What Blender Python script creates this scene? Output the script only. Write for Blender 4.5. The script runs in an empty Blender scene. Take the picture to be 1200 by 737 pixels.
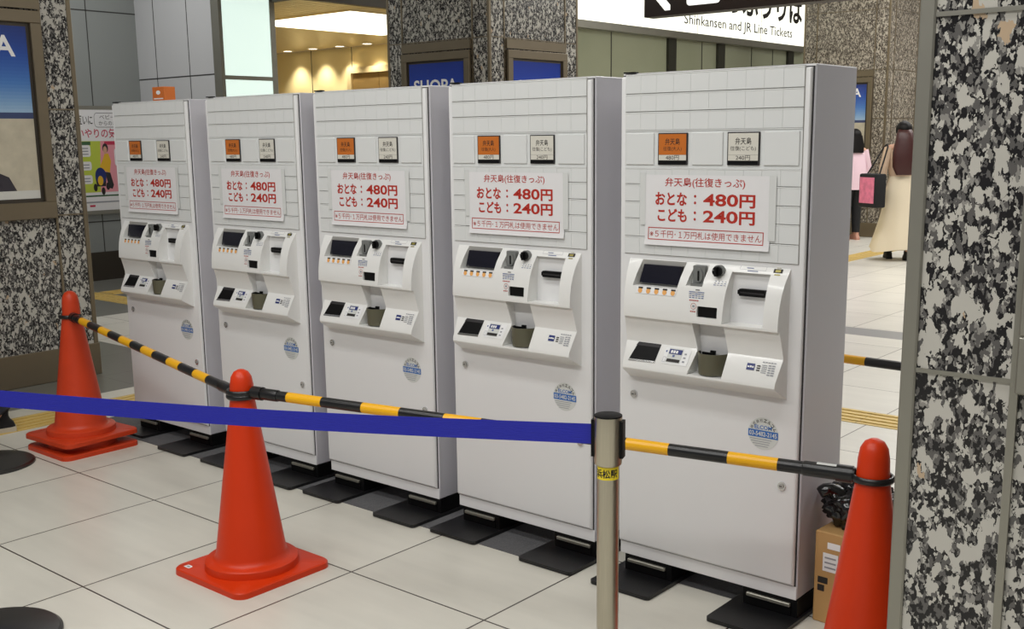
import bpy, bmesh, math, random
from mathutils import Vector, Matrix
random.seed(7)
sc = bpy.context.scene
C = sc.collection
PI = math.pi

# ------------------------------------------------------------------ camera, world, lights, exposure
cam_d = bpy.data.cameras.new('camera')
cam = bpy.data.objects.new('camera', cam_d); C.objects.link(cam)
FW = Vector((-0.6359384, 0.749232, -0.1850237)); RT = Vector((0.7638512, 0.6452723, -0.0124502)); UP = Vector((-0.1100625, 0.1492481, 0.9826552))
cam.matrix_world = Matrix(((RT.x, UP.x, -FW.x, 1.33971), (RT.y, UP.y, -FW.y, -2.86621), (RT.z, UP.z, -FW.z, 1.44072), (0, 0, 0, 1)))
cam_d.sensor_width = 36; cam_d.sensor_fit = 'HORIZONTAL'
cam_d.lens = 36 * 1276.913 / 1200
cam_d.shift_y = 33.221 / 1200; cam_d.shift_x = -1.1 / 1200
cam_d.clip_start = .05; cam_d.clip_end = 100
sc.camera = cam

w = bpy.data.worlds.new('world'); sc.world = w; w.use_nodes = True
w.node_tree.nodes['Background'].inputs[0].default_value = (.98, .98, 1.0, 1)
w.node_tree.nodes['Background'].inputs[1].default_value = .22

vs = sc.view_settings
vs.view_transform = 'Standard'; vs.look = 'None'; vs.gamma = 1; vs.use_curve_mapping = False
vs.exposure = 0.0

CEIL = 3.9
def area(name, loc, sx, sy, power, col=(1, .99, .972)):
    l = bpy.data.lights.new(name, 'AREA'); l.shape = 'RECTANGLE'; l.size = sx; l.size_y = sy
    l.energy = power; l.color = col
    o = bpy.data.objects.new(name, l); C.objects.link(o); o.location = loc
    return o
LIGHTS = [  # x, y, size x, size y, power
    (-.6, -3.6, 5.0, .5, 120), (-.6, -1.6, 5.0, .4, 70), (2.6, 2.6, 3.0, .4, 50), (-1.0, 3.0, 5, .4, 60),
    (-2.5, 7.2, 5, .5, 130), (-2.0, 11.0, 5, .5, 150), (-3, 14.3, 5, .5, 110), (-8.2, 2.0, 1.2, 1.6, 46), (2.6, -.5, .4, 3, 55),  # ends with added fill lamps for the alcove walls and the machine sides
]
for x, y, a, b, pw in LIGHTS:
    area('ceiling_and_fill_light', (x, y, CEIL - .03), a, b, pw)

# ------------------------------------------------------------------ materials
def lin(c):
    return tuple(((v / 255) / 12.92 if v / 255 <= .04045 else ((v / 255 + .055) / 1.055) ** 2.4) for v in c)
def mat(name, rgb, rough=.5, metal=0., spec=.5, emit=0., noise=0., nscale=8., bump=0., bscale=60., coat=0., trans=0., stretch=None):
    m = bpy.data.materials.new(name); m.use_nodes = True
    nt = m.node_tree; b = nt.nodes['Principled BSDF']
    c = lin(rgb) + (1,)
    b.inputs['Base Color'].default_value = c
    b.inputs['Roughness'].default_value = rough; b.inputs['Metallic'].default_value = metal
    b.inputs['Specular IOR Level'].default_value = spec
    b.inputs['Coat Weight'].default_value = coat
    b.inputs['Transmission Weight'].default_value = trans
    if emit:
        b.inputs['Emission Color'].default_value = c; b.inputs['Emission Strength'].default_value = emit
    if noise or bump:
        tc = nt.nodes.new('ShaderNodeTexCoord'); src = tc.outputs['Object']
        if stretch:
            mp = nt.nodes.new('ShaderNodeMapping'); mp.inputs['Scale'].default_value = stretch
            nt.links.new(src, mp.inputs[0]); src = mp.outputs[0]
    if noise:
        n = nt.nodes.new('ShaderNodeTexNoise'); n.inputs['Scale'].default_value = nscale; n.inputs['Detail'].default_value = 5
        nt.links.new(src, n.inputs['Vector'])
        mx = nt.nodes.new('ShaderNodeMix'); mx.data_type = 'RGBA'
        mx.inputs[6].default_value = tuple(v * (1 - noise) for v in c[:3]) + (1,)
        mx.inputs[7].default_value = tuple(min(1, v * (1 + noise)) for v in c[:3]) + (1,)
        nt.links.new(n.outputs['Fac'], mx.inputs[0]); nt.links.new(mx.outputs[2], b.inputs['Base Color'])
    if bump:
        n2 = nt.nodes.new('ShaderNodeTexNoise'); n2.inputs['Scale'].default_value = bscale; n2.inputs['Detail'].default_value = 3
        nt.links.new(src, n2.inputs['Vector'])
        bp = nt.nodes.new('ShaderNodeBump'); bp.inputs['Strength'].default_value = bump; bp.inputs['Distance'].default_value = .004
        nt.links.new(n2.outputs['Fac'], bp.inputs['Height']); nt.links.new(bp.outputs[0], b.inputs['Normal'])
    return m

def granite(name, dark, mid, light, warm, scale):
    m = bpy.data.materials.new(name); m.use_nodes = True
    nt = m.node_tree; L = nt.links; N = nt.nodes.new; b = nt.nodes['Principled BSDF']
    b.inputs['Roughness'].default_value = .22; b.inputs['Specular IOR Level'].default_value = .35
    tc = N('ShaderNodeTexCoord'); mp = N('ShaderNodeMapping'); mp.inputs['Rotation'].default_value = (.6, .7, .4)
    mp.inputs['Scale'].default_value = (1, 1, .62)
    L.new(tc.outputs['Object'], mp.inputs[0])
    nz = N('ShaderNodeTexNoise'); nz.inputs['Scale'].default_value = scale * 2.2; nz.inputs['Detail'].default_value = 3
    L.new(mp.outputs[0], nz.inputs['Vector'])
    add = N('ShaderNodeVectorMath'); add.operation = 'MULTIPLY_ADD'; add.inputs[1].default_value = (1.0 / scale,) * 3
    L.new(nz.outputs['Color'], add.inputs[0]); L.new(mp.outputs[0], add.inputs[2])
    def cells(s):
        v = N('ShaderNodeTexVoronoi'); v.inputs['Scale'].default_value = s; L.new(add.outputs[0], v.inputs['Vector'])
        r = N('ShaderNodeSeparateColor'); L.new(v.outputs['Color'], r.inputs[0]); return r
    big = cells(scale); small = cells(scale * 2.6)
    ramp = N('ShaderNodeValToRGB'); ramp.color_ramp.interpolation = 'CONSTANT'
    e = ramp.color_ramp.elements; e[0].color = lin(dark) + (1,); e[0].position = 0
    e[1].position = .40; e[1].color = lin(mid) + (1,)
    for pos, c in ((.68, tuple(.5 * (a + q) for a, q in zip(mid, light))), (.8, light), (.97, dark)):
        k = e.new(pos); k.color = lin(c) + (1,)
    L.new(small.outputs[0], ramp.inputs[0])
    r2 = N('ShaderNodeValToRGB'); r2.color_ramp.interpolation = 'CONSTANT'
    e = r2.color_ramp.elements; e[0].color = lin(light) + (1,); e[1].position = .97; e[1].color = lin(warm) + (1,)
    L.new(big.outputs[1], r2.inputs[0])
    th = N('ShaderNodeMath'); th.operation = 'GREATER_THAN'; th.inputs[1].default_value = .775
    L.new(big.outputs[0], th.inputs[0])
    mx = N('ShaderNodeMix'); mx.data_type = 'RGBA'
    L.new(th.outputs[0], mx.inputs[0]); L.new(ramp.outputs[0], mx.inputs[6]); L.new(r2.outputs[0], mx.inputs[7])
    L.new(mx.outputs[2], b.inputs['Base Color'])
    return m

def tiles(name, rgb, line, ax, ay, ox, oy, lw=.004, var=.04, rough=.3, dirt=.1):
    m = bpy.data.materials.new(name); m.use_nodes = True
    nt = m.node_tree; L = nt.links; N = nt.nodes.new; b = nt.nodes['Principled BSDF']
    b.inputs['Roughness'].default_value = rough; b.inputs['Specular IOR Level'].default_value = .4
    tc = N('ShaderNodeTexCoord'); sp = N('ShaderNodeSeparateXYZ'); L.new(tc.outputs['Object'], sp.inputs[0])
    def M(op, a, bb=None):
        n = N('ShaderNodeMath'); n.operation = op
        for i, q in enumerate((a, bb)):
            if q is None: continue
            if isinstance(q, (int, float)): n.inputs[i].default_value = q
            else: L.new(q, n.inputs[i])
        return n.outputs[0]
    def axis(o, size, off):
        t = M('DIVIDE', M('SUBTRACT', o, off), size)
        fr = M('FRACT', t); d = M('MULTIPLY', M('MINIMUM', fr, M('SUBTRACT', 1, fr)), size)
        return M('LESS_THAN', d, lw / 2), M('FLOOR', t)
    lx, ix = axis(sp.outputs[0], ax, ox); ly, iy = axis(sp.outputs[1], ay, oy)
    ln = M('MAXIMUM', lx, ly)
    cmb = N('ShaderNodeCombineXYZ'); L.new(ix, cmb.inputs[0]); L.new(iy, cmb.inputs[1])
    wn = N('ShaderNodeTexWhiteNoise'); L.new(cmb.outputs[0], wn.inputs['Vector'])
    mp = N('ShaderNodeMapping'); mp.inputs['Scale'].default_value = (1.2, 9, 1); L.new(tc.outputs['Object'], mp.inputs[0])
    nz = N('ShaderNodeTexNoise'); nz.inputs['Scale'].default_value = 1.6; nz.inputs['Detail'].default_value = 6; L.new(mp.outputs[0], nz.inputs['Vector'])
    nb = N('ShaderNodeTexNoise'); nb.inputs['Scale'].default_value = 2.3; nb.inputs['Detail'].default_value = 4; L.new(tc.outputs['Object'], nb.inputs['Vector'])
    val = M('ADD', M('ADD', M('MULTIPLY', M('SUBTRACT', wn.outputs['Value'], .5), var * 2), M('MULTIPLY', M('SUBTRACT', nz.outputs['Fac'], .5), dirt * 2)),
            M('MULTIPLY', M('SUBTRACT', nb.outputs['Fac'], .5), dirt * 2))
    fac = M('ADD', 1.0, val)
    sc_ = N('ShaderNodeVectorMath'); sc_.operation = 'SCALE'; sc_.inputs[0].default_value = lin(rgb); L.new(fac, sc_.inputs['Scale'])
    mx = N('ShaderNodeMix'); mx.data_type = 'RGBA'; L.new(ln, mx.inputs[0]); L.new(sc_.outputs[0], mx.inputs[6]); mx.inputs[7].default_value = lin(line) + (1,)
    L.new(mx.outputs[2], b.inputs['Base Color'])
    return m

M = {}
M['white'] = mat('white_enamel', (226, 226, 226), .32, spec=.4)
M['side'] = mat('lilac_grey_steel', (200, 199, 205), .28, spec=.5)
M['panel'] = mat('button_grey_white', (219, 221, 220), .35)
M['console'] = mat('console_plastic', (231, 231, 228), .28, coat=.2)
M['black'] = mat('black_plastic', (7, 7, 8), .5, spec=.2)
M['gap'] = mat('dark_grey_and_gap_shade', (40, 38, 40), .6)  # dark grey for small parts and print; also the painted door gap shade
M['screen'] = mat('dark_display_glass', (22, 22, 34), .12)
M['bezel'] = mat('grey_bezel', (165, 163, 158), .4)
M['greyplastic'] = mat('mid_grey_plastic', (118, 120, 118), .35)
M['olive'] = mat('olive_plastic', (92, 90, 72), .4)
M['orange_key'] = mat('orange_key', (196, 108, 36), .35)
M['key_white'] = mat('ivory_key', (214, 211, 200), .35)
M['ink'] = mat('black_ink', (35, 30, 28), .6)
M['ink_red'] = mat('red_ink', (178, 38, 22), .6)
M['ink_blue'] = mat('blue_ink', (96, 110, 152), .6)
M['ink_grey'] = mat('grey_ink', (150, 152, 158), .6)
M['paper'] = mat('laminated_paper', (228, 227, 228), .3)
M['film'] = mat('tape_film', (214, 216, 214), .15)
M['label_blue'] = mat('label_blue', (48, 104, 178), .4)
M['label_navy'] = mat('label_navy', (28, 44, 110), .4)
M['label_grey'] = mat('label_grey', (206, 208, 204), .4)
M['label_white'] = mat('label_white', (235, 235, 235), .4)
M['gold'] = mat('gold_label', (150, 140, 70), .35, metal=.3)
M['spot_orange'] = mat('spot_orange', (232, 170, 96), .5)
M['chrome'] = mat('chrome', (205, 205, 205), .18, metal=1)
M['steel'] = mat('brushed_steel', (186, 180, 164), .3, metal=1, noise=.12, nscale=14, stretch=(30, 30, .6))
M['steel_trim'] = mat('satin_steel_trim', (150, 148, 138), .42, metal=.75, noise=.08, nscale=6)
M['bronze'] = mat('bronze_trim', (120, 109, 90), .4, metal=.6, noise=.08, nscale=6)
M['bronze_dark'] = mat('dark_bronze', (66, 60, 52), .45, metal=.4, noise=.1, nscale=5)
M['rubber'] = mat('black_rubber', (17, 17, 19), .38, bump=.1, bscale=200)
M['carpet'] = mat('charcoal_carpet', (92, 92, 94), .9, noise=.5, nscale=160, bump=.8, bscale=350)
M['cone'] = mat('orange_red_pvc', (206, 53, 6), .38, noise=.08, nscale=5, spec=.35)
M['cone_old'] = mat('worn_orange_pvc', (196, 60, 24), .42, noise=.2, nscale=9, spec=.35)
M['yellow'] = mat('yellow_tape', (238, 176, 14), .3)
M['bar_black'] = mat('black_bar', (22, 22, 23), .3)
M['belt'] = mat('blue_webbing', (20, 28, 160), .55, bump=.4, bscale=40, stretch=(1, 1, 12))
M['tag_yellow'] = mat('yellow_label', (238, 214, 40), .4)
M['card'] = mat('cardboard', (186, 146, 92), .75, noise=.07, nscale=12)
M['bag'] = mat('black_polythene', (12, 12, 13), .16, spec=.7)
M['granite'] = granite('speckled_granite', (32, 31, 32), (92, 90, 88), (184, 181, 173), (182, 160, 134), 58)
M['granite_far'] = granite('fine_granite', (62, 56, 50), (110, 102, 92), (168, 160, 146), (150, 138, 120), 60)
M['tactile'] = mat('tactile_yellow', (206, 176, 100), .5, noise=.12, nscale=7)
M['wall_shaded'] = mat('shaded_wall_panel', (138, 142, 140), .38, noise=.03, nscale=1.5)  # darker copy of the panel tone: this wall's shade is put in its colour
M['wall_lit'] = mat('lit_wall_panel', (194, 195, 196), .38, noise=.03, nscale=1.5)  # paler copy for the faces that catch more light
M['joint'] = mat('dark_joint', (58, 58, 56), .7)
M['cream'] = mat('cream_wall_panel', (230, 214, 166), .4)
M['slat'] = mat('champagne_slat', (220, 202, 158), .35, metal=.25)
M['ceil'] = mat('ceiling_white', (206, 205, 200), .7)
M['glow_cool'] = mat('backlit_glass', (224, 244, 236), .3, emit=.78)
M['glow_sign'] = mat('backlit_sign', (250, 250, 236), .3, emit=1.05)
M['glow_warm'] = mat('backlit_ceiling', (255, 250, 230), .3, emit=2.6)
M['lampglow'] = mat('downlight_glow', (255, 240, 205), .3, emit=5)
M['sign_dark'] = mat('dark_brown_sign', (46, 36, 32), .4)
M['sign_white'] = mat('backlit_white_letter', (245, 245, 240), .4, emit=.8)
M['shop_glass'] = mat('green_grey_glass', (150, 154, 130), .06, spec=.9)
M['mullion'] = mat('mullion', (58, 58, 50), .4, metal=.4)
M['elev'] = mat('bronze_door', (160, 132, 84), .35, metal=.5)
M['skin'] = mat('skin', (206, 158, 130), .5)
M['hair_red'] = mat('dark_red_hair', (62, 24, 22), .4, noise=.4, nscale=60, stretch=(8, 8, 1))
M['hair'] = mat('black_hair', (18, 15, 15), .5, spec=.2)
M['cream_cloth'] = mat('cream_cloth', (228, 214, 188), .8)
M['beige_cloth'] = mat('beige_cloth', (214, 186, 160), .8)
M['pink_cloth'] = mat('pale_pink_cloth', (226, 196, 208), .8)
M['black_cloth'] = mat('black_cloth', (20, 20, 23), .8)
M['navy_cloth'] = mat('navy_cloth', (24, 26, 36), .8)
M['pink_print'] = mat('pink_print', (220, 120, 150), .6, noise=.4, nscale=20)
M['shoe_white'] = mat('off_white_sole', (196, 188, 170), .6)
M['shoe_pink'] = mat('pinkish_shoe', (190, 140, 120), .6)
M['boxorange'] = mat('orange_carton', (206, 110, 40), .5)

# ------------------------------------------------------------------ mesh helpers
def box(bm, x0, x1, y0, y1, z0, z1, mi=0, bevel=0., seg=2, edges=None):
    g = bmesh.ops.create_cube(bm, size=1)
    vs_ = g['verts']
    bmesh.ops.transform(bm, matrix=Matrix.Translation(((x0 + x1) / 2, (y0 + y1) / 2, (z0 + z1) / 2)) @ Matrix.Diagonal((abs(x1 - x0), abs(y1 - y0), abs(z1 - z0), 1)), verts=vs_)
    fs = set(f for v in vs_ for f in v.link_faces)
    for f in fs: f.material_index = mi
    if bevel:
        es = list(set(e for v in vs_ for e in v.link_edges))
        if edges: es = [e for e in es if edges((e.verts[0].co + e.verts[1].co) / 2, (e.verts[0].co - e.verts[1].co))]
        r = bmesh.ops.bevel(bm, geom=es, offset=bevel, segments=seg, profile=.5, affect='EDGES', clamp_overlap=True)
        for f in r['faces']: f.material_index = mi
    return vs_
def prism(bm, pts, z0, z1, mi=0, axis='z'):
    def P(a, b, c): return {'z': (a, b, c), 'y': (a, c, b), 'x': (c, a, b)}[axis]
    lo = [bm.verts.new(P(a, b, z0)) for a, b in pts]; hi = [bm.verts.new(P(a, b, z1)) for a, b in pts]
    fs = [bm.faces.new(lo[::-1]), bm.faces.new(hi)]
    n = len(pts)
    for i in range(n): fs.append(bm.faces.new((lo[i], lo[(i + 1) % n], hi[(i + 1) % n], hi[i])))
    for f in fs: f.material_index = mi
    bmesh.ops.recalc_face_normals(bm, faces=fs)
    return fs
def lathe(bm, prof, n=40, mi=0, c=(0, 0, 0), closed=False):
    rings = []
    for r, z in prof:
        if r < 1e-6: rings.append([bm.verts.new((c[0], c[1], c[2] + z))])
        else: rings.append([bm.verts.new((c[0] + r * math.cos(2 * PI * k / n), c[1] + r * math.sin(2 * PI * k / n), c[2] + z)) for k in range(n)])
    fs = []
    pairs = list(zip(rings, rings[1:])) + ([(rings[-1], rings[0])] if closed else [])
    for a, b in pairs:
        for k in range(n):
            k2 = (k + 1) % n
            if len(a) == 1 and len(b) == 1: continue
            if len(a) == 1: q = (a[0], b[k2], b[k])
            elif len(b) == 1: q = (a[k], a[k2], b[0])
            else: q = (a[k], a[k2], b[k2], b[k])
            fs.append(bm.faces.new(q))
    for f in fs: f.material_index = mi
    bmesh.ops.recalc_face_normals(bm, faces=fs)
    return fs
def tube(bm, path, r, n=12, mi=0, cap=True, radii=None, mis=None):
    path = [Vector(q) for q in path]; rings = []
    for i, q in enumerate(path):
        t = (path[min(i + 1, len(path) - 1)] - path[max(i - 1, 0)]).normalized()
        a = t.orthogonal().normalized() if i == 0 else (rings_a - t * rings_a.dot(t)).normalized()
        rings_a = a; b = t.cross(a)
        rr = radii[i] if radii else r
        rings.append([bm.verts.new(q + (a * math.cos(2 * PI * k / n) + b * math.sin(2 * PI * k / n)) * rr) for k in range(n)])
    fs = []
    for i, (A, B) in enumerate(zip(rings, rings[1:])):
        for k in range(n):
            f = bm.faces.new((A[k], A[(k + 1) % n], B[(k + 1) % n], B[k])); f.material_index = mis[i] if mis else mi; fs.append(f)
    if cap:
        for rg, m_ in ((rings[0][::-1], mis[0] if mis else mi), (rings[-1], mis[-1] if mis else mi)):
            f = bm.faces.new(rg); f.material_index = m_; fs.append(f)
    bmesh.ops.recalc_face_normals(bm, faces=fs)
    return fs
def ring(bm, c, R, r, n=36, k=10, mi=0, normal=Vector((0, 0, 1)), sz=1.0):
    q = Vector((0, 0, 1)).rotation_difference(normal); rows = []
    for i in range(n):
        a = 2 * PI * i / n; row = []
        for j in range(k):
            b = 2 * PI * j / k
            row.append(bm.verts.new(Vector(c) + q @ Vector(((R + r * math.cos(b)) * math.cos(a), (R + r * math.cos(b)) * math.sin(a), r * sz * math.sin(b)))))
        rows.append(row)
    for i in range(n):
        for j in range(k):
            f = bm.faces.new((rows[i][j], rows[(i + 1) % n][j], rows[(i + 1) % n][(j + 1) % k], rows[i][(j + 1) % k])); f.material_index = mi
def rrect(x0, x1, y0, y1, r, n=5):
    pts = []
    for cx, cy, a0 in ((x1 - r, y1 - r, 0), (x0 + r, y1 - r, PI / 2), (x0 + r, y0 + r, PI), (x1 - r, y0 + r, 1.5 * PI)):
        for k in range(n + 1):
            a = a0 + PI / 2 * k / n; pts.append((cx + r * math.cos(a), cy + r * math.sin(a)))
    return pts
def finish(me, mats, smooth=35):
    for m in (mats if isinstance(mats, (list, tuple)) else [mats]): me.materials.append(M[m] if isinstance(m, str) else m)
    if smooth:
        for p_ in me.polygons: p_.use_smooth = True
        me.set_sharp_from_angle(angle=math.radians(smooth))
def obj(name, bm, mats, parent=None, smooth=35, loc=None):
    me = bpy.data.meshes.new(name); bm.to_mesh(me); bm.free(); finish(me, mats, smooth)
    o = bpy.data.objects.new(name, me); C.objects.link(o)
    if parent: o.parent = parent
    if loc: o.location = loc
    return o
def tag(o, label, cat, group=None):
    o['label'] = label; o['category'] = cat
    if group: o['group'] = group
    return o
def thing(name, label, cat, loc=(0, 0, 0), rz=0, group=None):
    o = bpy.data.objects.new(name, None); C.objects.link(o); o.empty_display_size = .1
    o.location = loc; o.rotation_euler = (0, 0, rz)
    return tag(o, label, cat, group)
def struct(name, bm, mats, parent=None, smooth=35):
    o = obj(name, bm, mats, parent, smooth)
    if not parent: o['kind'] = 'structure'
    return o
def dup(root, label=None, group=None):
    r = root.copy(); C.objects.link(r)
    if label: r['label'] = label
    if group: r['group'] = group
    for ch in list(root.children):
        c_ = ch.copy(); C.objects.link(c_); c_.parent = r
        for g in list(ch.children):
            d = g.copy(); C.objects.link(d); d.parent = c_
    return r
def B_(): return bmesh.new()
def bx(*a, **k):
    bm = B_(); box(bm, *a, **k); return bm
def evaluated(o):
    dg = bpy.context.evaluated_depsgraph_get(); dg.update()
    return bpy.data.meshes.new_from_object(o.evaluated_get(dg))

def text_into(bm, body, rect, frame, mi=0, bold=0., fit='both', align='c', lift=.0004):
    """lay flat lettering into rect=(x0,x1,z0,z1) of the plane frame(x,z,h) -> point"""
    cu = bpy.data.curves.new('lettering', 'FONT'); cu.body = body; cu.size = 1; cu.offset = bold; cu.resolution_u = 3
    cu.fill_mode = 'FRONT'
    o = bpy.data.objects.new('lettering', cu); C.objects.link(o)
    me = evaluated(o)
    vs_ = [v.co.copy() for v in me.vertices]; ps = [tuple(p_.vertices) for p_ in me.polygons]
    bpy.data.objects.remove(o); bpy.data.curves.remove(cu); bpy.data.meshes.remove(me)
    if not vs_: return
    x0, x1, z0, z1 = rect
    a0 = min(v.x for v in vs_); a1 = max(v.x for v in vs_); b0 = min(v.y for v in vs_); b1 = max(v.y for v in vs_)
    sx = (x1 - x0) / (a1 - a0); sz = (z1 - z0) / max(1e-6, b1 - b0)
    ox = x0
    if fit == 'h':
        sx = sz; ox = {'l': x0, 'c': (x0 + x1) / 2 - sx * (a1 - a0) / 2, 'r': x1 - sx * (a1 - a0)}[align]
    nv = [bm.verts.new(frame(ox + (v.x - a0) * sx, z0 + (v.y - b0) * sz, lift)) for v in vs_]
    fs = []
    for q in ps:
        try: f = bm.faces.new([nv[i] for i in q])
        except ValueError: continue
        f.material_index = mi; fs.append(f)
    if fs:
        want = (Vector(frame(0, 0, 1)) - Vector(frame(0, 0, 0)))
        for f in fs:
            f.normal_update()
            if f.normal.dot(want) < 0: f.normal_flip()
def quad_into(bm, rect, frame, mi=0, lift=.0003):
    x0, x1, z0, z1 = rect
    f = bm.faces.new([bm.verts.new(frame(*q, lift)) for q in ((x0, z0), (x1, z0), (x1, z1), (x0, z1))]); f.material_index = mi
    f.normal_update()
    if f.normal.dot(Vector(frame(0, 0, 1)) - Vector(frame(0, 0, 0))) < 0: f.normal_flip()
def poly_into(bm, pts, frame, mi=0, lift=.0003):
    f = bm.faces.new([bm.verts.new(frame(x, z, lift)) for x, z in pts]); f.material_index = mi
    f.normal_update()
    if f.normal.dot(Vector(frame(0, 0, 1)) - Vector(frame(0, 0, 0))) < 0: f.normal_flip()
def disc_pts(cx, cz, r, n=28, rz=None): return [(cx + r * math.cos(2 * PI * k / n), cz + (rz or r) * math.sin(2 * PI * k / n)) for k in range(n)]
def frect_into(bm, rect, t, frame, mi=0, lift=.0004):
    x0, x1, z0, z1 = rect
    for r_ in ((x0, x1, z1 - t, z1), (x0, x1, z0, z0 + t), (x0, x0 + t, z0 + t, z1 - t), (x1 - t, x1, z0 + t, z1 - t)): quad_into(bm, r_, frame, mi, lift)

# ------------------------------------------------------------------ the setting: floor
GX, GY, AX, AY = -2.551, -.566, .603, .639
M['floor'] = tiles('pale_stone_tile', (208, 205, 194), (52, 42, 34), AX, AY, GX, GY, .0062)
M['floor_far'] = tiles('pale_stone_tile_far', (214, 211, 202), (96, 90, 82), AX, AY, GX, -.09, .006)
M['floor_dark'] = tiles('grey_stone_tile', (112, 112, 106), (70, 68, 64), AX, AY, GX, 1.2)
M['floor_band'] = mat('grey_stone_band', (134, 134, 134), .35, noise=.08, nscale=4)
bm = B_()
def slab(x0, x1, y0, y1, mi):
    f = bm.faces.new([bm.verts.new((x, y, 0)) for x, y in ((x0, y0), (x1, y0), (x1, y1), (x0, y1))]); f.material_index = mi
slab(-4.53, 7, -7, 1.2, 0); slab(-7.2, 7, 1.2, 4.69, 1); slab(-7.2, 7, 4.69, 4.99, 3); slab(-7.2, 7, 4.99, 17, 1)
slab(-12, -4.53, -7, 1.2, 2); slab(-12, -7.2, 1.2, 17, 2)
struct('floor', bm, ['floor', 'floor_far', 'floor_dark', 'floor_band'], smooth=0)
struct('ceiling', bx(-7, 7, -7, 17, CEIL, CEIL + .1), 'ceil', smooth=0)

def tactile(x0, x1, y0, y1, label):
    bm = B_(); box(bm, x0, x1, y0, y1, 0, .003)
    if x1 - x0 > y1 - y0:
        for k in range(4): box(bm, x0 + .01, x1 - .01, y0 + .03 + k * .061, y0 + .048 + k * .061, .003, .008, bevel=.002, seg=1)
        for k in range(int((x1 - x0) / .3)): box(bm, x0 + .3 * k, x0 + .3 * k + .002, y0, y1, .003, .0032, 1)
    else:
        for k in range(4): box(bm, x0 + .035 + k * .061, x0 + .053 + k * .061, y0 + .01, y1 - .01, .003, .008, bevel=.002, seg=1)
        for k in range(int((y1 - y0) / .3)): box(bm, x0, x1, y0 + .3 * k, y0 + .3 * k + .002, .003, .0032, 1)
    tag(obj('tactile_paving', bm, ['tactile', 'joint'], smooth=0), label, 'tactile paving', None)
tactile(-8.6, 6, 2.32, 2.58, 'yellow ridged tactile paving strip crossing the floor behind the row of ticket machines')
tactile(-4.35, -4.07, -4, 2.30, 'yellow ridged tactile paving strip on the floor beside the stacked orange cones at left')
tactile(-8.62, -8.34, 2.60, 9, 'yellow tactile paving strip meeting another in front of the stroller poster wall')
tactile(-4.03, -3.75, 2.60, 16, 'yellow tactile paving strip under the two walking women at right')
tactile(-3.73, 6, 10.85, 11.13, 'yellow tactile paving strip branching off beyond the woman in the cream skirt')

# ------------------------------------------------------------------ walls at the back left, lit hall, ticket office
def panel_wall(name, x0, x1, y0, y1, z0, z1, m, joints_h=(), joints_v=(), face='+x'):
    bm = B_(); box(bm, x0, x1, y0, y1, z0, z1)
    for z in joints_h:
        if face == '+x': box(bm, x1 - .001, x1 + .002, y0, y1, z - .006, z + .006, 1)
        else: box(bm, x0, x1, y0 - .002, y0 + .001, z - .006, z + .006, 1)
    for q in joints_v:
        if face == '+x': box(bm, x1 - .001, x1 + .002, q - .005, q + .005, z0, z1, 1)
        else: box(bm, q - .005, q + .005, y0 - .002, y0 + .001, z0, z1, 1)
    return struct(name, bm, [m, 'joint'], smooth=0)
panel_wall('wall_left', -9.7, -9.5, -2, 3.75, 0, 4.2, 'wall_shaded', (2.78, .62), (-.9, .3, 1.5, 3.19))
panel_wall('wall_return', -9.7, -8.02, 3.75, 3.9, 0, 4.2, 'wall_lit', (2.1,), (-9.15, -8.55, -8.12), '-y')
struct('baseboard_left', bx(-9.5, -9.47, -2, 3.75, 0, .3), 'bronze_dark', smooth=0)
struct('baseboard_return', bx(-9.5, -8.02, 3.72, 3.75, 0, .3), 'bronze_dark', smooth=0)
struct('wall_front_left', bx(-9.7, -8.0, 3.9, 4.42, 3.3, 4.2), 'wall_lit', smooth=0)
t = thing('light_panel', 'tall backlit frosted white wall panel beside the warm lit hall opening', 'light panel', (-8.0, 4.08, 0))
bm = B_(); box(bm, -.10, 0, -.30, .28, .25, 2.045); box(bm, -.10, 0, -.30, .28, 2.085, 3.3)
obj('diffuser', bm, 'glow_cool', t, 0)
bm = B_(); box(bm, -.12, .005, -.34, -.30, 0, 3.3); box(bm, -.14, .006, .28, .345, 0, 3.3); box(bm, -.12, .003, -.30, .28, 2.045, 2.085); box(bm, -.12, .003, -.3, .28, 0, .25)
obj('frame', bm, 'steel_trim', t, 0)
# lift hall
HZ = 2.84
bm = B_()
box(bm, -14.2, -7.6, 8.75, 8.9, 0, HZ)
for x in (-13.6, -12.66, -11.7, -10.0): box(bm, x - .006, x + .006, 8.747, 8.75, 0, HZ, 1)
struct('wall_hall_back', bm, ['cream', 'joint'], smooth=0)
struct('wall_hall_left', bx(-14.4, -14.2, 4.4, 8.9, 0, HZ), 'cream', smooth=0)
struct('wall_hall_front', bx(-14.2, -8.13, 4.36, 4.42, 0, HZ), 'cream', smooth=0)
bm = B_(); box(bm, -14.4, -7.65, 4.44, 8.9, HZ + .02, HZ + .1, 1)
y = 4.45
while y < 8.7:
    box(bm, -14.2, -7.65, y, y + .085, HZ, HZ + .02, 0); y += .1
struct('ceiling_hall', bm, ['slat', 'bronze_dark'], smooth=0)
bm = B_(); box(bm, -7.994, -7.57, 4.38, 4.44, HZ - .01, 4.2); box(bm, -7.65, -7.57, 4.44, 8.75, HZ - .01, 4.2); box(bm, -7.994, -7.65, 4.44, 8.75, 3.1, 3.2)
struct('trim_1', bm, 'bronze_dark', smooth=0)
t = thing('ceiling_light', 'long glowing rectangular ceiling light in the warm lit hall', 'ceiling light', (-8.95, 6.58, HZ))
obj('diffuser', bx(-.95, .95, -1.12, 1.12, -.012, -.002), 'glow_warm', t, 0)
bm = B_(); box(bm, -.99, .99, -1.16, -1.12, -.016, 0); box(bm, -.99, .99, 1.12, 1.16, -.016, 0); box(bm, -.99, -.95, -1.12, 1.12, -.016, 0); box(bm, .95, .99, -1.12, 1.12, -.016, 0)
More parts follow.
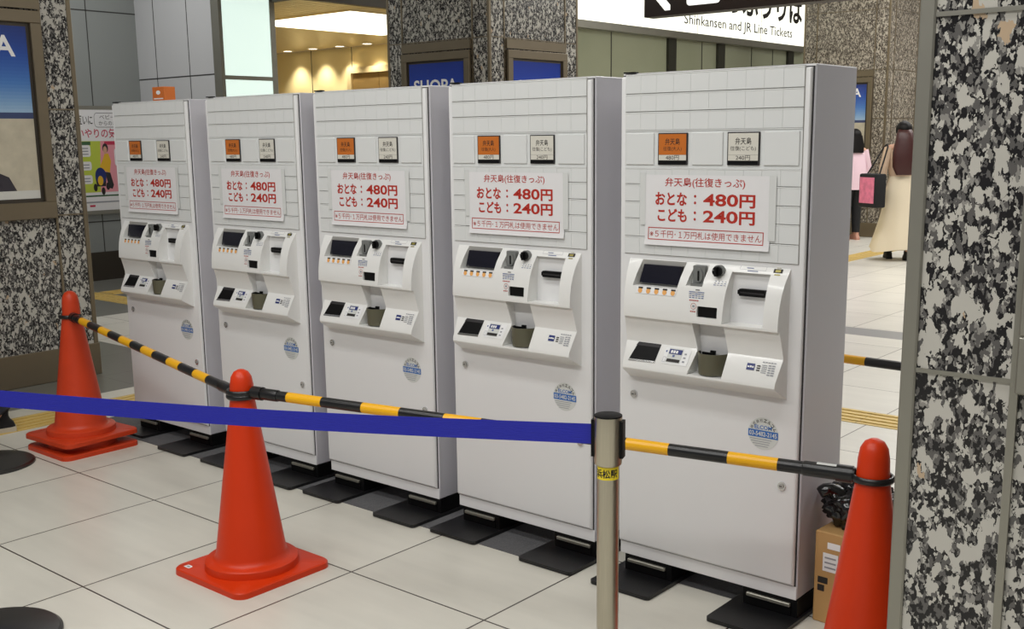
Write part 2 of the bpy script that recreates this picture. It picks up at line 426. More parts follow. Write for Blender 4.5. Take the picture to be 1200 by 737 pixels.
obj('frame', bm, 'slat', t, 0)
for i, (x, ll) in enumerate(((-12.93, 'leftmost'), (-12.31, 'second from left'), (-11.68, 'third from left'), (-11.07, 'rightmost'))):
    t = thing('downlight', 'small round recessed downlight in the hall ceiling, %s of four' % ll, 'downlight', (x, 8.5, HZ), 0, 'downlights along the hall wall')
    bm = B_(); lathe(bm, [(0, -.004), (.07, -.004), (.07, -.001), (0, -.001)], 24); obj('lamp', bm, 'lampglow', t, 0)
    bm = B_(); lathe(bm, [(.071, -.001), (.071, -.009), (.088, -.006), (.088, -.001)], 24, closed=True); obj('trim_ring', bm, 'white', t)
    l = bpy.data.lights.new('downlight_beam', 'SPOT'); l.energy = 45; l.spot_size = 1.6; l.spot_blend = .8; l.color = (1, .91, .72); l.shadow_soft_size = .03
    lo = bpy.data.objects.new('downlight_beam', l); C.objects.link(lo); lo.location = (x, 8.5, HZ - .03); lo.rotation_euler = (.12, 0, 0)
area('hall_panel_light', (-8.95, 6.58, HZ - .03), 1.85, 2.2, 85, (1, .93, .76))
bm = B_(); box(bm, -11.75, -10.4, 8.68, 8.75, 2.44, 2.53); box(bm, -11.75, -11.66, 8.68, 8.75, 0, 2.44); box(bm, -10.49, -10.4, 8.68, 8.75, 0, 2.44)
box(bm, -11.66, -11.08, 8.72, 8.75, 0, 2.44, 1); box(bm, -11.07, -10.49, 8.72, 8.75, 0, 2.44, 1)
struct('door_1', bm, ['slat', 'elev'], smooth=0)

# ticket office front
struct('wall_office', bx(-7.2, -7.0, 8.9, 16.4, 0, .9), 'granite_far', smooth=0)
bm = B_(); box(bm, -7.12, -7.1, 8.3, 16.4, .9, 2.80)
w1 = struct('window_1', bm, 'shop_glass', smooth=0)
bm = B_()
for y in (10.62, 11.98, 14.25): box(bm, -7.12, -7.06, y - .17, y + .03, .9, 2.8)
for y in (8.35, 9.12, 11.4, 12.9, 13.6): box(bm, -7.12, -7.095, y - .008, y + .008, .9, 2.8)
box(bm, -7.14, -7.02, 8.3, 16.4, 2.80, 2.86)
obj('mullion', bm, 'mullion', w1, 0)
t = thing('illuminated_sign', 'long backlit white ticket office sign with black lettering above the glass front', 'sign', (-7.0, 8.3, 2.86))
bm = B_(); box(bm, -.16, 0, -.4, 6.26, 0, 1.0); obj('sign_face', bm, 'glow_sign', t, 0)
bm = B_(); box(bm, -.18, .02, -.4, 6.26, -.09, 0); box(bm, -.18, .01, 6.26, 6.3, -.09, 1.0); box(bm, -.18, .01, -.4, 6.3, 1.0, 1.04)
for y in (.9, 2.8, 4.7): box(bm, -.01, .001, y - .004, y + .004, 0, 1.0)
obj('sign_frame', bm, 'steel_trim', t, 0)
fr = lambda x, z, h: (h, x - 8.3, z - 2.86)
bm = B_()
text_into(bm, 'Shinkansen and JR Line Tickets', (10.74, 14.06, 2.935, 3.115), fr, 0, .004, lift=.002)
text_into(bm, 'きっぷうりば', (11.45, 14.42, 3.20, 3.66), fr, 0, .03, lift=.002)
obj('lettering', bm, 'ink', t, 0)

# dark hanging direction sign
t = thing('hanging_sign', 'dark brown hanging direction sign with a white arrow and locker symbol', 'sign', (-3.77, 4.85, 2.385))
bm = B_(); box(bm, 0, 2.9, 0, .14, 0, .38, bevel=.006); obj('sign_case', bm, 'sign_dark', t)
fr = lambda x, z, h: (x, -h, z)
bm = B_()
poly_into(bm, [(.06, .19), (.20, .04), (.25, .04), (.25, .08), (.145, .19)], fr, 0, .0015)
poly_into(bm, [(.06, .19), (.145, .19), (.25, .30), (.25, .34), (.20, .34)], fr, 0, .0015)
obj('arrow_symbol', bm, 'sign_white', t, 0); bm = B_()
poly_into(bm, rrect(.40, .70, .06, .34, .03), fr, 0, .0015)
poly_into(bm, rrect(.44, .66, .10, .30, .015), fr, 1, .0025)
poly_into(bm, rrect(.465, .635, .12, .28, .01), fr, 0, .003)
poly_into(bm, rrect(.50, .60, .145, .215, .005), fr, 1, .0035)
obj('locker_symbol', bm, ['sign_white', 'sign_dark'], t, 0); bm = B_()
text_into(bm, 'Coin Lockers', (.80, 1.62, .085, .185), fr, 0, .012, fit='h', align='l', lift=.0015)
text_into(bm, 'コインロッカー', (.80, 1.62, .215, .325), fr, 0, .012, fit='h', align='l', lift=.0015)
obj('lettering', bm, 'sign_white', t, 0)
for x in (.35, 2.55): obj('hanger_rod', (lambda b: (lathe(b, [(0, .38), (.012, .38), (.012, 1.5), (0, 1.5)], 12, c=(x, .07, 0)), b)[1])(B_()), 'steel_trim', t)

# far granite wall with a notice board
bm = B_(); box(bm, -7.2, 4, 16.4, 16.6, 0, 4.2)
for z in (1.01, 2.05, 3.0): box(bm, -7.2, 4, 16.395, 16.4, z - .006, z + .006, 1)
struct('wall_back', bm, ['granite_far', 'joint'], smooth=0)
t = thing('notice_board', 'pale notice board on the distant granite wall behind the red haired woman', 'notice board', (-6.05, 16.4, .75))
obj('board_frame', bx(-.30, .36, -.05, 0, 0, 1.42), 'bronze', t, 0)
bm = B_(); box(bm, -.22, .28, -.055, -.05, .06, 1.36)
fr = lambda x, z, h: (x, -.055 - h, z)
rr = random.Random(3)
for k in range(9):
    z = .12 + k * .13; x0 = -.2 + rr.random() * .1
    quad_into(bm, (x0, x0 + .2 + rr.random() * .15, z, z + .07), fr, 1 + k % 2)
obj('notice_sheet', bm, ['paper', 'label_grey', 'spot_orange'], t, 0)

# stroller poster in the alcove
t = thing('wall_poster', 'courtesy poster with a stroller drawing on the grey wall at far left', 'poster', (-9.5, 3.2, .80))
obj('poster_frame', bx(0, .03, -.36, .42, -.10, 1.02), 'steel_trim', t, 0)
M['p_green'] = mat('poster_green', (186, 200, 70), .5); M['p_pink'] = mat('poster_pink', (226, 150, 160), .5); M['p_yellow'] = mat('poster_yellow', (226, 178, 40), .5)
M['p_dkgreen'] = mat('poster_dark_green', (56, 96, 60), .5); M['p_red'] = mat('poster_red', (190, 50, 80), .5)
bm = B_(); box(bm, .03, .033, -.335, .395, -.06, .98)
fr = lambda x, z, h: (.033 + h, x * .62 + .03, z)
quad_into(bm, (-.58, -.02, .13, .66), fr, 1, .0005); quad_into(bm, (-.02, .58, .13, .66), fr, 2, .0005)
poly_into(bm, [(-.08, .13), (.02, .13), (.02, .66), (-.02, .66)], fr, 2, .0006)
for z, h_ in ((.50, .12), (.36, .09), (.22, .09)): poly_into(bm, rrect(-.54, -.21, z, z + h_, .03), fr, 0, .0008)
for z in (.52, .55, .58, .38, .41, .24, .27): quad_into(bm, (-.5, -.25, z, z + .012), fr, 8, .001)
poly_into(bm, rrect(.22, .56, .40, .58, .03), fr, 0, .0008)
for z in (.43, .47, .51): quad_into(bm, (.26, .5, z, z + .012), fr, 8, .001)
quad_into(bm, (-.54, -.2, .62, .655), fr, 3, .001); quad_into(bm, (.05, .56, .62, .655), fr, 4, .001)
poly_into(bm, rrect(-.10, .54, .80, .95, .05), fr, 5, .0007); poly_into(bm, rrect(-.095, .535, .805, .945, .045), fr, 0, .0008)
text_into(bm, 'お互いに', (-.50, -.13, .83, .92), fr, 5, .01, lift=.001)
text_into(bm, 'ベビーカー', (0, .48, .885, .93), fr, 5, 0, lift=.001); text_into(bm, 'からのお願い', (-.02, .48, .82, .865), fr, 5, 0, lift=.001)
text_into(bm, '思いやりの気持ち', (-.58, .56, .69, .79), fr, 4, .012, lift=.001)
# the drawn figure pushing a stroller
poly_into(bm, disc_pts(.06, .585, .052, rz=.05), fr, 6, .0011); poly_into(bm, disc_pts(.055, .565, .035, rz=.04), fr, 7, .0014)
poly_into(bm, [(-.03, .36), (.11, .33), (.15, .45), (.11, .53), (.04, .53), (.0, .47), (-.06, .40), (-.05, .37)], fr, 9, .0012)
poly_into(bm, [(.02, .34), (.12, .33), (.17, .2), (.14, .16), (.08, .17)], fr, 6, .0011)
poly_into(bm, disc_pts(-.06, .30, .10, rz=.085), fr, 10, .0013); poly_into(bm, disc_pts(-.07, .25, .05, rz=.05), fr, 9, .0015)
poly_into(bm, [(-.16, .28), (.04, .28), (.02, .19), (-.14, .19)], fr, 6, .0012)
for a, c_ in ((-.17, .18), (-.03, .14), (.06, .19)): poly_into(bm, disc_pts(a, c_, .035, rz=.04), fr, 5, .0016)
quad_into(bm, (-.58, .58, .085, .10), fr, 3, .001); quad_into(bm, (-.5, .3, .02, .035), fr, 8, .001); quad_into(bm, (-.3, -.2, -.02, .0), fr, 4, .001)
obj('poster_sheet', bm, ['paper', 'p_green', 'p_pink', 'p_dkgreen', 'p_red', 'ink', 'gap', 'skin', 'ink_grey', 'p_yellow', 'label_navy'], t, 0)

# ------------------------------------------------------------------ granite pillars with advertising frames
def pillar(label, x0, x1, y0, y1, m, trim, zt=CEIL, strip=.20, sk='bronze'):
    W_, D_ = x1 - x0, y1 - y0; cx, cy = (x0 + x1) / 2, (y0 + y1) / 2
    t = thing('granite_pillar', label, 'pillar', (cx, cy, 0))
    a, b = W_ / 2, D_ / 2
    bm = B_(); box(bm, -a + .006, a - .006, -b + .006, b - .006, .0, zt)
    obj('granite_cladding', bm, m, t, 0)
    for sx in (-1, 1):
        for sy in (-1, 1):
            bm = B_()
            xs = sorted((sx * a, sx * (a - .028))); ys = sorted((sy * b, sy * (b - .028)))
            box(bm, xs[0], xs[1], ys[0], ys[1], 0, zt, bevel=.003, seg=1)
            obj('corner_trim', bm, trim, t)
    bm = B_()
    for s in (-1, 1):
        for q in (-1, 1):
            xx = q * (a - strip); box(bm, xx - .007, xx + .007, *sorted((s * (b - .008), s * (b + .001))), 0, zt)
            yy = q * (b - strip); box(bm, *sorted((s * (a - .008), s * (a + .001))), yy - .007, yy + .007, 0, zt)
    for z in (1.013, 1.641, 2.30, 3.1):
        for s in (-1, 1):
            box(bm, -a + .028, a - .028, *sorted((s * (b - .008), s * (b - .002))), z - .004, z + .004)
            box(bm, *sorted((s * (a - .008), s * (a - .002))), -b + .028, b - .028, z - .004, z + .004)
    obj('joint_strip', bm, trim, t, 0)
    bm = B_(); box(bm, -a - .006, a + .006, -b - .006, b + .006, 0, .2, bevel=.004, seg=1); obj('skirting', bm, sk, t)
    return t
pillar('speckled black and white granite pillar with blue beach advert at left edge', -6.32, -5.05, -.66, .61, 'granite', 'bronze')
pillar('granite pillar behind the middle ticket machines carrying two blue adverts', -6.32, -5.05, 4.40, 5.67, 'granite', 'bronze')
pillar('brownish granite pillar behind the right end ticket machine near the women', -5.85, -4.60, 12.1, 13.35, 'granite_far', 'bronze')
pillar('large close granite pillar with steel corner trim at right edge of the view', .61, 1.88, -.9, .37, 'granite', 'steel_trim', sk='steel_trim')

def ad_frame(label, loc, rz, trim, art, letters, zt=2.055):
    """local: x along the face, -y outwards"""
    t = thing('advertising_frame', label, 'advertising frame', loc, rz)
    bm = B_()
    box(bm, -.425, .425, -.035, 0, 1.0, 1.10, bevel=.003, seg=1); box(bm, -.425, .425, -.035, 0, 2.13, 2.20, bevel=.003, seg=1)
    box(bm, -.425, -.36, -.035, 0, 1.10, 2.13, bevel=.003, seg=1); box(bm, .36, .425, -.035, 0, 1.10, 2.13, bevel=.003, seg=1)
    box(bm, -.425, .425, -.02, 0, 2.21, 2.29); box(bm, -.425, .425, -.012, 0, 1.0, 2.2)
    obj('frame', bm, trim, t)
    bm = B_(); frect_into(bm, (-.36, .36, 1.10, 2.13), .022, lambda x, z, h: (x, -.014 - h, z)); obj('inner_edge', bm, 'bronze_dark', t, 0)
    bm = B_(); fr = lambda x, z, h: (x, -.0135 - h, z)
    n = 26
    if art == 'beach':
        ramp = [(24, 48, 120), (34, 74, 160), (70, 120, 190), (150, 182, 212)]
    else: ramp = [(26, 50, 140), (32, 62, 160), (60, 100, 180), (120, 160, 210)]
    zs = [2.13 - (2.13 - 1.62) * k / n for k in range(n + 1)]
    mats_ = []
    for k in range(n):
        u = k / (n - 1) * (len(ramp) - 1); i = min(int(u), len(ramp) - 2); f_ = u - i
        c = tuple(ramp[i][j] * (1 - f_) + ramp[i + 1][j] * f_ for j in range(3))
        nm = 'print_%s_%d' % (art, k)
        if nm not in M: M[nm] = mat('printed_sky_blue', c, .25, coat=.3)
        mats_.append(nm); quad_into(bm, (-.338, .338, zs[k + 1], zs[k]), fr, k, .0005)
    if 'print_sea' not in M:
        M['print_sea'] = mat('printed_distant_shore', (58, 70, 110), .3); M['print_sand'] = mat('printed_sand', (190, 182, 162), .3, noise=.25, nscale=14)
        M['print_dark'] = mat('printed_dark_rock', (52, 48, 56), .3, noise=.3, nscale=30); M['print_pale'] = mat('printed_pale_strip', (206, 206, 200), .3)
    s = n
    quad_into(bm, (-.338, .338, 1.585, 1.62), fr, s, .0005); quad_into(bm, (-.338, .338, 1.17, 1.585), fr, s + 1, .0005); quad_into(bm, (-.338, .338, 1.122, 1.17), fr, s + 3, .0005)
    poly_into(bm, [(-.338, 1.17), (.20, 1.17), (.16, 1.25), (.05, 1.30), (.0, 1.42), (-.06, 1.5), (-.15, 1.5), (-.2, 1.38), (-.338, 1.34)], fr, s + 2, .001)
    mats_ += ['print_sea', 'print_sand', 'print_dark', 'print_pale', 'label_white', 'ink']
    text_into(bm, letters, (-.28, .265, zt - .12, zt), fr, s + 4, .02, lift=.0012)
    obj('advert_print', bm, mats_, t, 0)
    return t
ad_frame('blue sky and beach advert in a bronze frame on the left edge pillar', (-5.05 + .001, -.025, 0), PI / 2, 'bronze', 'beach', 'SHOPA')
ad_frame('blue advert with white capital letters on the left face of the pillar behind', (-5.685, 4.40 - .001, 0), 0, 'bronze', 'blue', 'SHOPA', 1.965)
ad_frame('blue advert on the right face of the pillar behind the middle machines', (-5.05 + .001, 5.035, 0), PI / 2, 'bronze', 'blue', 'SHOPA', 1.945)
ad_frame('blue advert in a frame on the brownish pillar beside the right machine', (-5.225, 12.1 - .001, 0), 0, 'bronze', 'beach', 'SHOPA')
ad_frame('satin steel advert frame on the close pillar at right edge of the view', (1.245, -.9 - .001, 0), 0, 'steel_trim', 'blue', 'SHOPA')

# ------------------------------------------------------------------ ticket machines
W, D, H = .637, .27, 1.63
FL = lambda y0: (lambda x, z, h: (x, y0 - h, z))
def interp(tab, z):
    for (z0, y0), (z1, y1) in zip(tab, tab[1:]):
        if z0 >= z >= z1: return y0 + (y1 - y0) * (z0 - z) / max(1e-9, z0 - z1)
    return 0
PROF = [(1.070, 0.0), (1.062, -.010), (1.045, -.0205), (1.02, -.035), (.99, -.0465), (.96, -.054), (.925, -.0590), (.892, -.0605), (.886, -.0595), (.8845, -.051),
        (.845, -.0395), (.808, -.0300), (.803, -.0300), (.735, -.0640), (.722, -.0655), (.716, -.062), (.678, 0.0)]
def CS(x, z, h):   # the console's own curved front
    return (x, interp(PROF, z) - h, z)
def make_machine(label):
    t = thing('ticket_machine', label, 'ticket machine', (0, 0, 0), 0, None)
    bm = B_(); box(bm, 0, W, .0, D, .07, H, bevel=.003, seg=1)
    obj('cabinet', bm, 'side', t)
    bm = B_(); box(bm, .002, W - .001, -.0025, .0, .07, .1125, bevel=.001, seg=1)
    obj('front_sill', bm, 'white', t)
    obj('top_trim', bx(.002, W - .001, -.0015, 0, H - .006, H - .0005), 'white', t)
    bm = B_(); box(bm, .0015, W - .0045, -.002, .0, .1125, H - .006); obj('door_gap_shade', bm, 'gap', t, 0)  # dark slab that paints the shade in the gap round the door
    bm = B_()
    box(bm, .003, W - .0085, -.012, -.002, .1145, H - .009, bevel=.009, seg=4, edges=lambda c, d: c.y < -.008 and (c.x > .5 or abs(d.z) < .1))
    obj('door', bm, 'white', t)
    # upper button panel: rows of blank keys
    bm = B_(); y0 = -.012
    box(bm, .018, .612, y0 - .0005, y0 + .001, 1.077, 1.626, 1)
    xs = [.02, .075, .131, .191, .25, .312, .371, .431, .489, .548, .61]
    for z0, z1 in ((1.569, 1.624), (1.515, 1.5655), (1.459, 1.5115), (1.2965, 1.343), (1.2425, 1.2935), (1.1905, 1.2395), (1.1345, 1.1875), (1.079, 1.1315)):
        for a, b in zip(xs, xs[1:]): box(bm, a + .0003, b - .0003, y0 - .0035, y0, z0, z1, 0)
        box(bm, .02, .61, y0 - .0045, y0, z1 - .003, z1 + .0005, 0, bevel=.001, seg=1)
    box(bm, .02, .61, y0 - .0025, y0, 1.3465, 1.4555, 0)
    for a, b in ((.024, .126), (.259, .363), (.495, .603)):
        box(bm, a, b, y0 - .0065, y0, 1.354, 1.449, 0, bevel=.0015, seg=1)
    for z in (1.4565, 1.345): box(bm, .02, .61, y0 - .0045, y0, z - .0015, z + .0015, 0)
    obj('button_panel', bm, ['panel', 'bezel'], t, 0)
    yk = y0 - .0025
    for nm, a, b, m, top, l2, pr in (('adult_fare_button', .141, .245, 'orange_key', '弁天島', '往復(大人)', '480円'), ('child_fare_button', .378, .482, 'key_white', '弁天島', '往復(こども)', '240円')):
        bm = B_(); box(bm, a, b, yk - .005, yk, 1.354, 1.449, 0, bevel=.0015, seg=1); fr = FL(yk - .005)
        quad_into(bm, (a + .004, b - .004, 1.384, 1.4455), fr, 1); quad_into(bm, (a + .004, b - .004, 1.3675, 1.3835), fr, 2); quad_into(bm, (a + .004, b - .004, 1.3555, 1.367), fr, 3)
        o = obj(nm, bm, ['gap', m, 'key_white', 'black'], t, 0)
        o['label'] = 'orange adult fare key' if a < .2 else 'ivory child fare key'
        bm = B_(); c = (a + b) / 2
        text_into(bm, top, (c - .026, c + .026, 1.413, 1.433), fr, 0, .008, lift=.0006)
        text_into(bm, l2, (c - (.032 if a < .2 else .041), c + (.032 if a < .2 else .041), 1.394, 1.409), fr, 0, 0, lift=.0006)
        text_into(bm, pr, (c - .023, c + .023, 1.3685, 1.3825), fr, 1, 0, lift=.0006)
        obj('key_lettering', bm, ['ink', 'ink'], o, 0)
    # taped price notice
    yp = -.0175
    def curl(z): return .006 * max(0, (1.135 - z) / .028) ** 1.6
    PF = lambda x, z, h: (x + .002, yp - curl(z) - h, z + .002)
    bm = B_(); nz = 14
    zs = [1.108 + (1.322 - 1.108) * k / nz for k in range(nz + 1)]; rows = []
    for side in (0, .0006):
        rows.append([[bm.verts.new(PF(x, z, side)) for x in (.095, .307, .519)] for z in zs])
    for s in (0, 1):
        for k in range(nz):
            for i in range(2):
                q = (rows[s][k][i], rows[s][k][i + 1], rows[s][k + 1][i + 1], rows[s][k + 1][i]); bm.faces.new(q if s else q[::-1])
    no = obj('price_notice', bm, 'paper', t, 60)
    for q in ((.078, .098, 1.17, 1.33), (.516, .538, 1.14, 1.325)):
        bm = B_(); quad_into(bm, q, FL(yp), 0, .0012); obj('tape_strip', bm, 'film', no, 0)
    bm = B_()
    text_into(bm, '弁天島(往復きっぷ)', (.166, .437, 1.283, 1.314), PF, 0, .008, lift=.0011)
    text_into(bm, 'おとな', (.132, .244, 1.230, 1.270), PF, 0, .03, lift=.0011); text_into(bm, '：', (.268, .276, 1.236, 1.264), PF, 0, .03, lift=.0011)
    text_into(bm, '480', (.300, .416, 1.232, 1.268), PF, 0, .024, lift=.0011); text_into(bm, '円', (.420, .471, 1.229, 1.268), PF, 0, .03, lift=.0011)
    text_into(bm, 'こども', (.141, .244, 1.181, 1.221), PF, 0, .03, lift=.0011); text_into(bm, '：', (.268, .276, 1.187, 1.215), PF, 0, .03, lift=.0011)
    text_into(bm, '240', (.300, .416, 1.183, 1.219), PF, 0, .024, lift=.0011); text_into(bm, '円', (.420, .471, 1.180, 1.219), PF, 0, .03, lift=.0011)
    frect_into(bm, (.107, .500, 1.124, 1.162), .0025, PF, 0, .0011)
    text_into(bm, '※５千円･１万円札は使用できません', (.113, .494, 1.131, 1.154), PF, 0, .0, lift=.0011)
    obj('notice_lettering', bm, 'ink_red', no, 0)
    # protruding console with real recesses
    bm = B_(); L_ = []; R_ = []
    yd = -.016
    for z, y in PROF:
        dx = .2 * -y
        L_.append(bm.verts.new((.038 + dx, y + yd * 0 - 0, z))); R_.append(bm.verts.new((.590 - dx, y, z)))
    bl = [bm.verts.new((.038, -.001, 1.070)), bm.verts.new((.038, -.001, .678))]; br = [bm.verts.new((.590, -.001, 1.070)), bm.verts.new((.590, -.001, .678))]
    for v in bl + br: v.co.y = .012
    for i in range(len(PROF) - 1): bm.faces.new((L_[i], L_[i + 1], R_[i + 1], R_[i]))
    bm.faces.new(L_[::-1] + [bl[0], bl[1]]); bm.faces.new(R_ + [br[1], br[0]])
    bm.faces.new((L_[0], R_[0], br[0], bl[0])); bm.faces.new((L_[-1], bl[1], br[1], R_[-1])); bm.faces.new((bl[0], br[0], br[1], bl[1]))
    bmesh.ops.recalc_face_normals(bm, faces=bm.faces)
    base = obj('console', bm, 'console', None, 0)
    bm = B_()
    def cut(pts_xz, y1, y0=-.2): prism(bm, pts_xz, y0, y1, axis='y')
    cut([(.076, .984), (.236, .984), (.248, 1.063), (.090, 1.063)], -.012)
    cut([(.265, .996), (.321, .996), (.328, 1.061), (.280, 1.061)], -.012)
    cut(rrect(.313, .381, .906, .939, .003), -.02)
    cut([(.398, .893), (.531, .893), (.532, 1.045), (.408, 1.045), (.402, .98)], .002)
    cut([(.292, .8843), (.400, .8843), (.406, .795), (.404, .728), (.286, .728), (.302, .795)], .006)
    
    cutter = obj('cutter', bm, 'console', None, 0)
    md = base.modifiers.new('cut', 'BOOLEAN'); md.object = cutter; md.operation = 'DIFFERENCE'; md.solver = 'EXACT'
    me = evaluated(base); bpy.data.objects.remove(base); bpy.data.objects.remove(cutter)
    for p_ in me.polygons: p_.use_smooth = True
    me.set_sharp_from_angle(angle=math.radians(25))
    cn = bpy.data.objects.new('console', me); C.objects.link(cn); cn.parent = t
    cn.location.y = -.004
    oy = 0
    bm = B_(); prism(bm, [(.077, .985), (.235, .985), (.247, 1.062), (.091, 1.062)], -.0135, -.010, 0, 'y')
    f_ = prism(bm, [(.086, .991), (.229, .991), (.240, 1.049), (.103, 1.049)], -.026, -.012, 1, 'y')
    obj('display', bm, ['bezel', 'screen'], cn, 0)
    bm = B_()
    bmp = [(.090, .961), (.232, .961), (.240, .982), (.092, .982)]
    poly_into(bm, bmp, CS, 0, .0015); 
    for k in range(5):
        x = .107 + k * .0295; poly_into(bm, disc_pts(x, .970, .0078, 16), CS, 1, .0022); quad_into(bm, (x - .007, x + .009, .976, .981), CS, 2, .0022)
    obj('key_strip', bm, ['label_white', 'spot_orange', 'ink'], cn, 0)
    bm = B_(); prism(bm, rrect(.281, .321, 1.0, 1.057, .004), -.03, -.010, 0, 'y'); prism(bm, disc_pts(.301, 1.028, .015, 24, .022), -.034, -.029, 1, 'y'); prism(bm, rrect(.2995, .3045, 1.012, 1.042, .002), -.036, -.033, 2, 'y')
    prism(bm, rrect(.281, .321, .993, 1.004, .003), -.044, -.02, 0, 'y')
    obj('coin_slot', bm, ['greyplastic', 'greyplastic', 'black'], cn, 30)
    bm = B_(); prism(bm, disc_pts(.368, 1.045, .018, 28), -.034, -.02, 0, 'y'); prism(bm, disc_pts(.368, 1.045, .0145, 28), -.044, -.03, 1, 'y')
    prism(bm, rrect(.364, .372, 1.031, 1.059, .003), -.052, -.04, 1, 'y'); prism(bm, disc_pts(.362, 1.05, .0025, 10), -.0532, -.05, 2, 'y')
    obj('return_knob', bm, ['greyplastic', 'black', 'chrome'], cn, 30)
    bm = B_(); prism(bm, rrect(.3135, .3805, .9065, .9385, .003), -.052, -.0195, 0, 'y'); obj('ticket_window', bm, 'black', cn, 0)
    bm = B_(); prism(bm, rrect(.432, .516, .976, .997, .003), -.022, .003, 0, 'y'); prism(bm, rrect(.425, .436, .980, .993, .002), -.018, .003, 0, 'y'); prism(bm, [(.436, .985), (.512, .983), (.512, .988), (.436, .988)], -.0225, -.02, 1, 'y')
    obj('banknote_slot', bm, ['black', 'gap'], cn, 30)
    bm = B_(); prism(bm, [(.432, .897), (.528, .897), (.530, 1.03), (.445, 1.03)], -.002, .003, 0, 'y'); obj('slot_plate', bm, 'label_white', cn, 0)
    # change cup
    bm = B_(); n = 20
    cx_, r_, yb = .349, .051, -.003
    def arc(r, z, yo=0): return [(cx_ + r * math.cos(PI + PI * k / n), yb + r * 1.22 * math.sin(PI + PI * k / n), z) for k in range(n + 1)]
    rings_ = [[bm.verts.new(q) for q in arc(r_ * .94, .731)], [bm.verts.new(q) for q in arc(r_, .796)], [bm.verts.new(q) for q in arc(r_ - .003, .796)], [bm.verts.new(q) for q in arc(r_ * .94 - .003, .738)]]
    for i in range(3):
        for k in range(n): bm.faces.new((rings_[i][k], rings_[i][k + 1], rings_[i + 1][k + 1], rings_[i + 1][k])).material_index = 0 if i < 2 else 1
    f = bm.faces.new(rings_[3]); f.material_index = 1; bm.faces.new(rings_[0])
    bmesh.ops.recalc_face_normals(bm, faces=bm.faces)
    box(bm, cx_ - .004, cx_ + .012, -.03, -.022, .785, .803, 1); box(bm, cx_ - .030, cx_ + .008, -.034, -.028, .785, .797, 1)
    obj('change_cup', bm, ['olive', 'black'], cn, 40)
    # lower black outlet, card reader, stickers
    bm = B_(); prism(bm, [(.0865, .7525), (.176, .7555), (.1895, .8025), (.1125, .8025)], -.0275, -.005, 0, 'y'); bm.clear(); poly_into(bm, [(.070, .751), (.166, .753), (.174, .8025), (.090, .8025)], CS, 0, .0008); poly_into(bm, [(.084, .7925), (.171, .7925), (.173, .801), (.089, .801)], CS, 1, .0012); obj('receipt_outlet', bm, ['black', 'gap'], cn, 0)
    bm = B_(); poly_into(bm, [(.068, .7455), (.166, .7475), (.167, .7525), (.069, .7505)], CS, 0, .002); obj('outlet_lip', bm, 'chrome', cn, 0)
    bm = B_()
    CC = lambda x, z, h: CS(x - .008 + (z - .78) * .12, z - .002, h)
    quad_into(bm, (.200, .290, .752, .799), CC, 0, .0015)
    quad_into(bm, (.214, .264, .757, .799), CC, 1, .0025); quad_into(bm, (.216, .262, .782, .796), CC, 2, .003); quad_into(bm, (.216, .262, .759, .768), CC, 3, .003)
    for q in range(3): quad_into(bm, (.222 + q * .009, .229 + q * .009, .785, .793), CC, 0, .0035)
    quad_into(bm, (.232, .240, .774, .780), CC, 4, .0035)
    for k in range(3): quad_into(bm, (.271, .279, .762 + .011 * k, .766 + .011 * k), CC, 5, .003)
    quad_into(bm, (.204, .209, .786, .791), CC, 4, .003); frect_into(bm, (.202, .212, .757, .772), .0008, CC, 5, .003)
    obj('card_reader', bm, ['label_white', 'label_grey', 'label_navy', 'ink', 'ink_blue', 'ink_grey'], cn, 0)
    bm = B_()
    quad_into(bm, (.477, .502, .766, .784), CS, 0, .002); [quad_into(bm, (.480 + .0072 * q, .486 + .0072 * q, .773, .777 + .001 * (q % 2)), CS, 1, .003) for q in range(3)]
    for k in range(3): quad_into(bm, (.509, .520, .766 + k * .006, .769 + k * .006), CS, 2, .002)
    [quad_into(bm, (.524 + q * .009, .531 + q * .009, .790, .7925), CS, 3, .002) for q in range(5)]
    for k in range(5):
        quad_into(bm, (.524, .541, .762 + k * .005, .7637 + k * .005), CS, 3, .002); quad_into(bm, (.545, .554, .757 + k * .0063, .760 + k * .0063), CS, 3, .002); quad_into(bm, (.556, .566, .757 + k * .0063, .760 + k * .0063), CS, 3, .002)
    obj('payment_sticker', bm, ['label_navy', 'label_white', 'ink', 'ink_grey'], cn, 0)
    bm = B_(); frect_into(bm, (.430, .514, 1.054, 1.065), .0006, CS, 1, .0012); quad_into(bm, (.452, .474, 1.058, 1.060), CS, 0, .0012); quad_into(bm, (.456, .490, 1.050, 1.052), CS, 0, .0012)
    obj('banknote_sticker', bm, ['ink_blue', 'ink_grey'], cn, 0)
    bm = B_()
    for k in range(3):
        for q in range(4): quad_into(bm, (.358 + .011 * q + .002 * k, .366 + .011 * q, 1.004 + k * .0055, 1.0058 + k * .0055), CS, (k + q) % 2, .0012)
    obj('knob_sticker', bm, ['ink_blue', 'ink_grey'], cn, 0)
    bm = B_()
    for k in range(4):
        for q in range(5): quad_into(bm, (.283 + .0105 * q - .001 * k, .2905 + .0105 * q, .962 + k * .0055, .9645 + k * .0055), CS, (k * 2 + q) % 3 > 1, .0012)
    quad_into(bm, (.302, .316, .985, .9875), CS, 2, .0012)
    obj('coin_sticker', bm, ['ink_blue', 'ink_grey', 'ink'], cn, 0)
    bm = B_()
    for k in range(5): quad_into(bm, (.285 + .0066 * k, .290 + .0066 * k, .9535, .9565), CS, 0, .0012)
    for k in range(3): quad_into(bm, (.291 + .0066 * k, .296 + .0066 * k, .9205, .9235), CS, 0, .0012)
    a_ = disc_pts(.301, .938, .0095, 20); b_ = disc_pts(.301, .938, .0085, 20)
    for k in range(20): poly_into(bm, [a_[k], a_[(k + 1) % 20], b_[(k + 1) % 20], b_[k]], CS, 0, .0012)
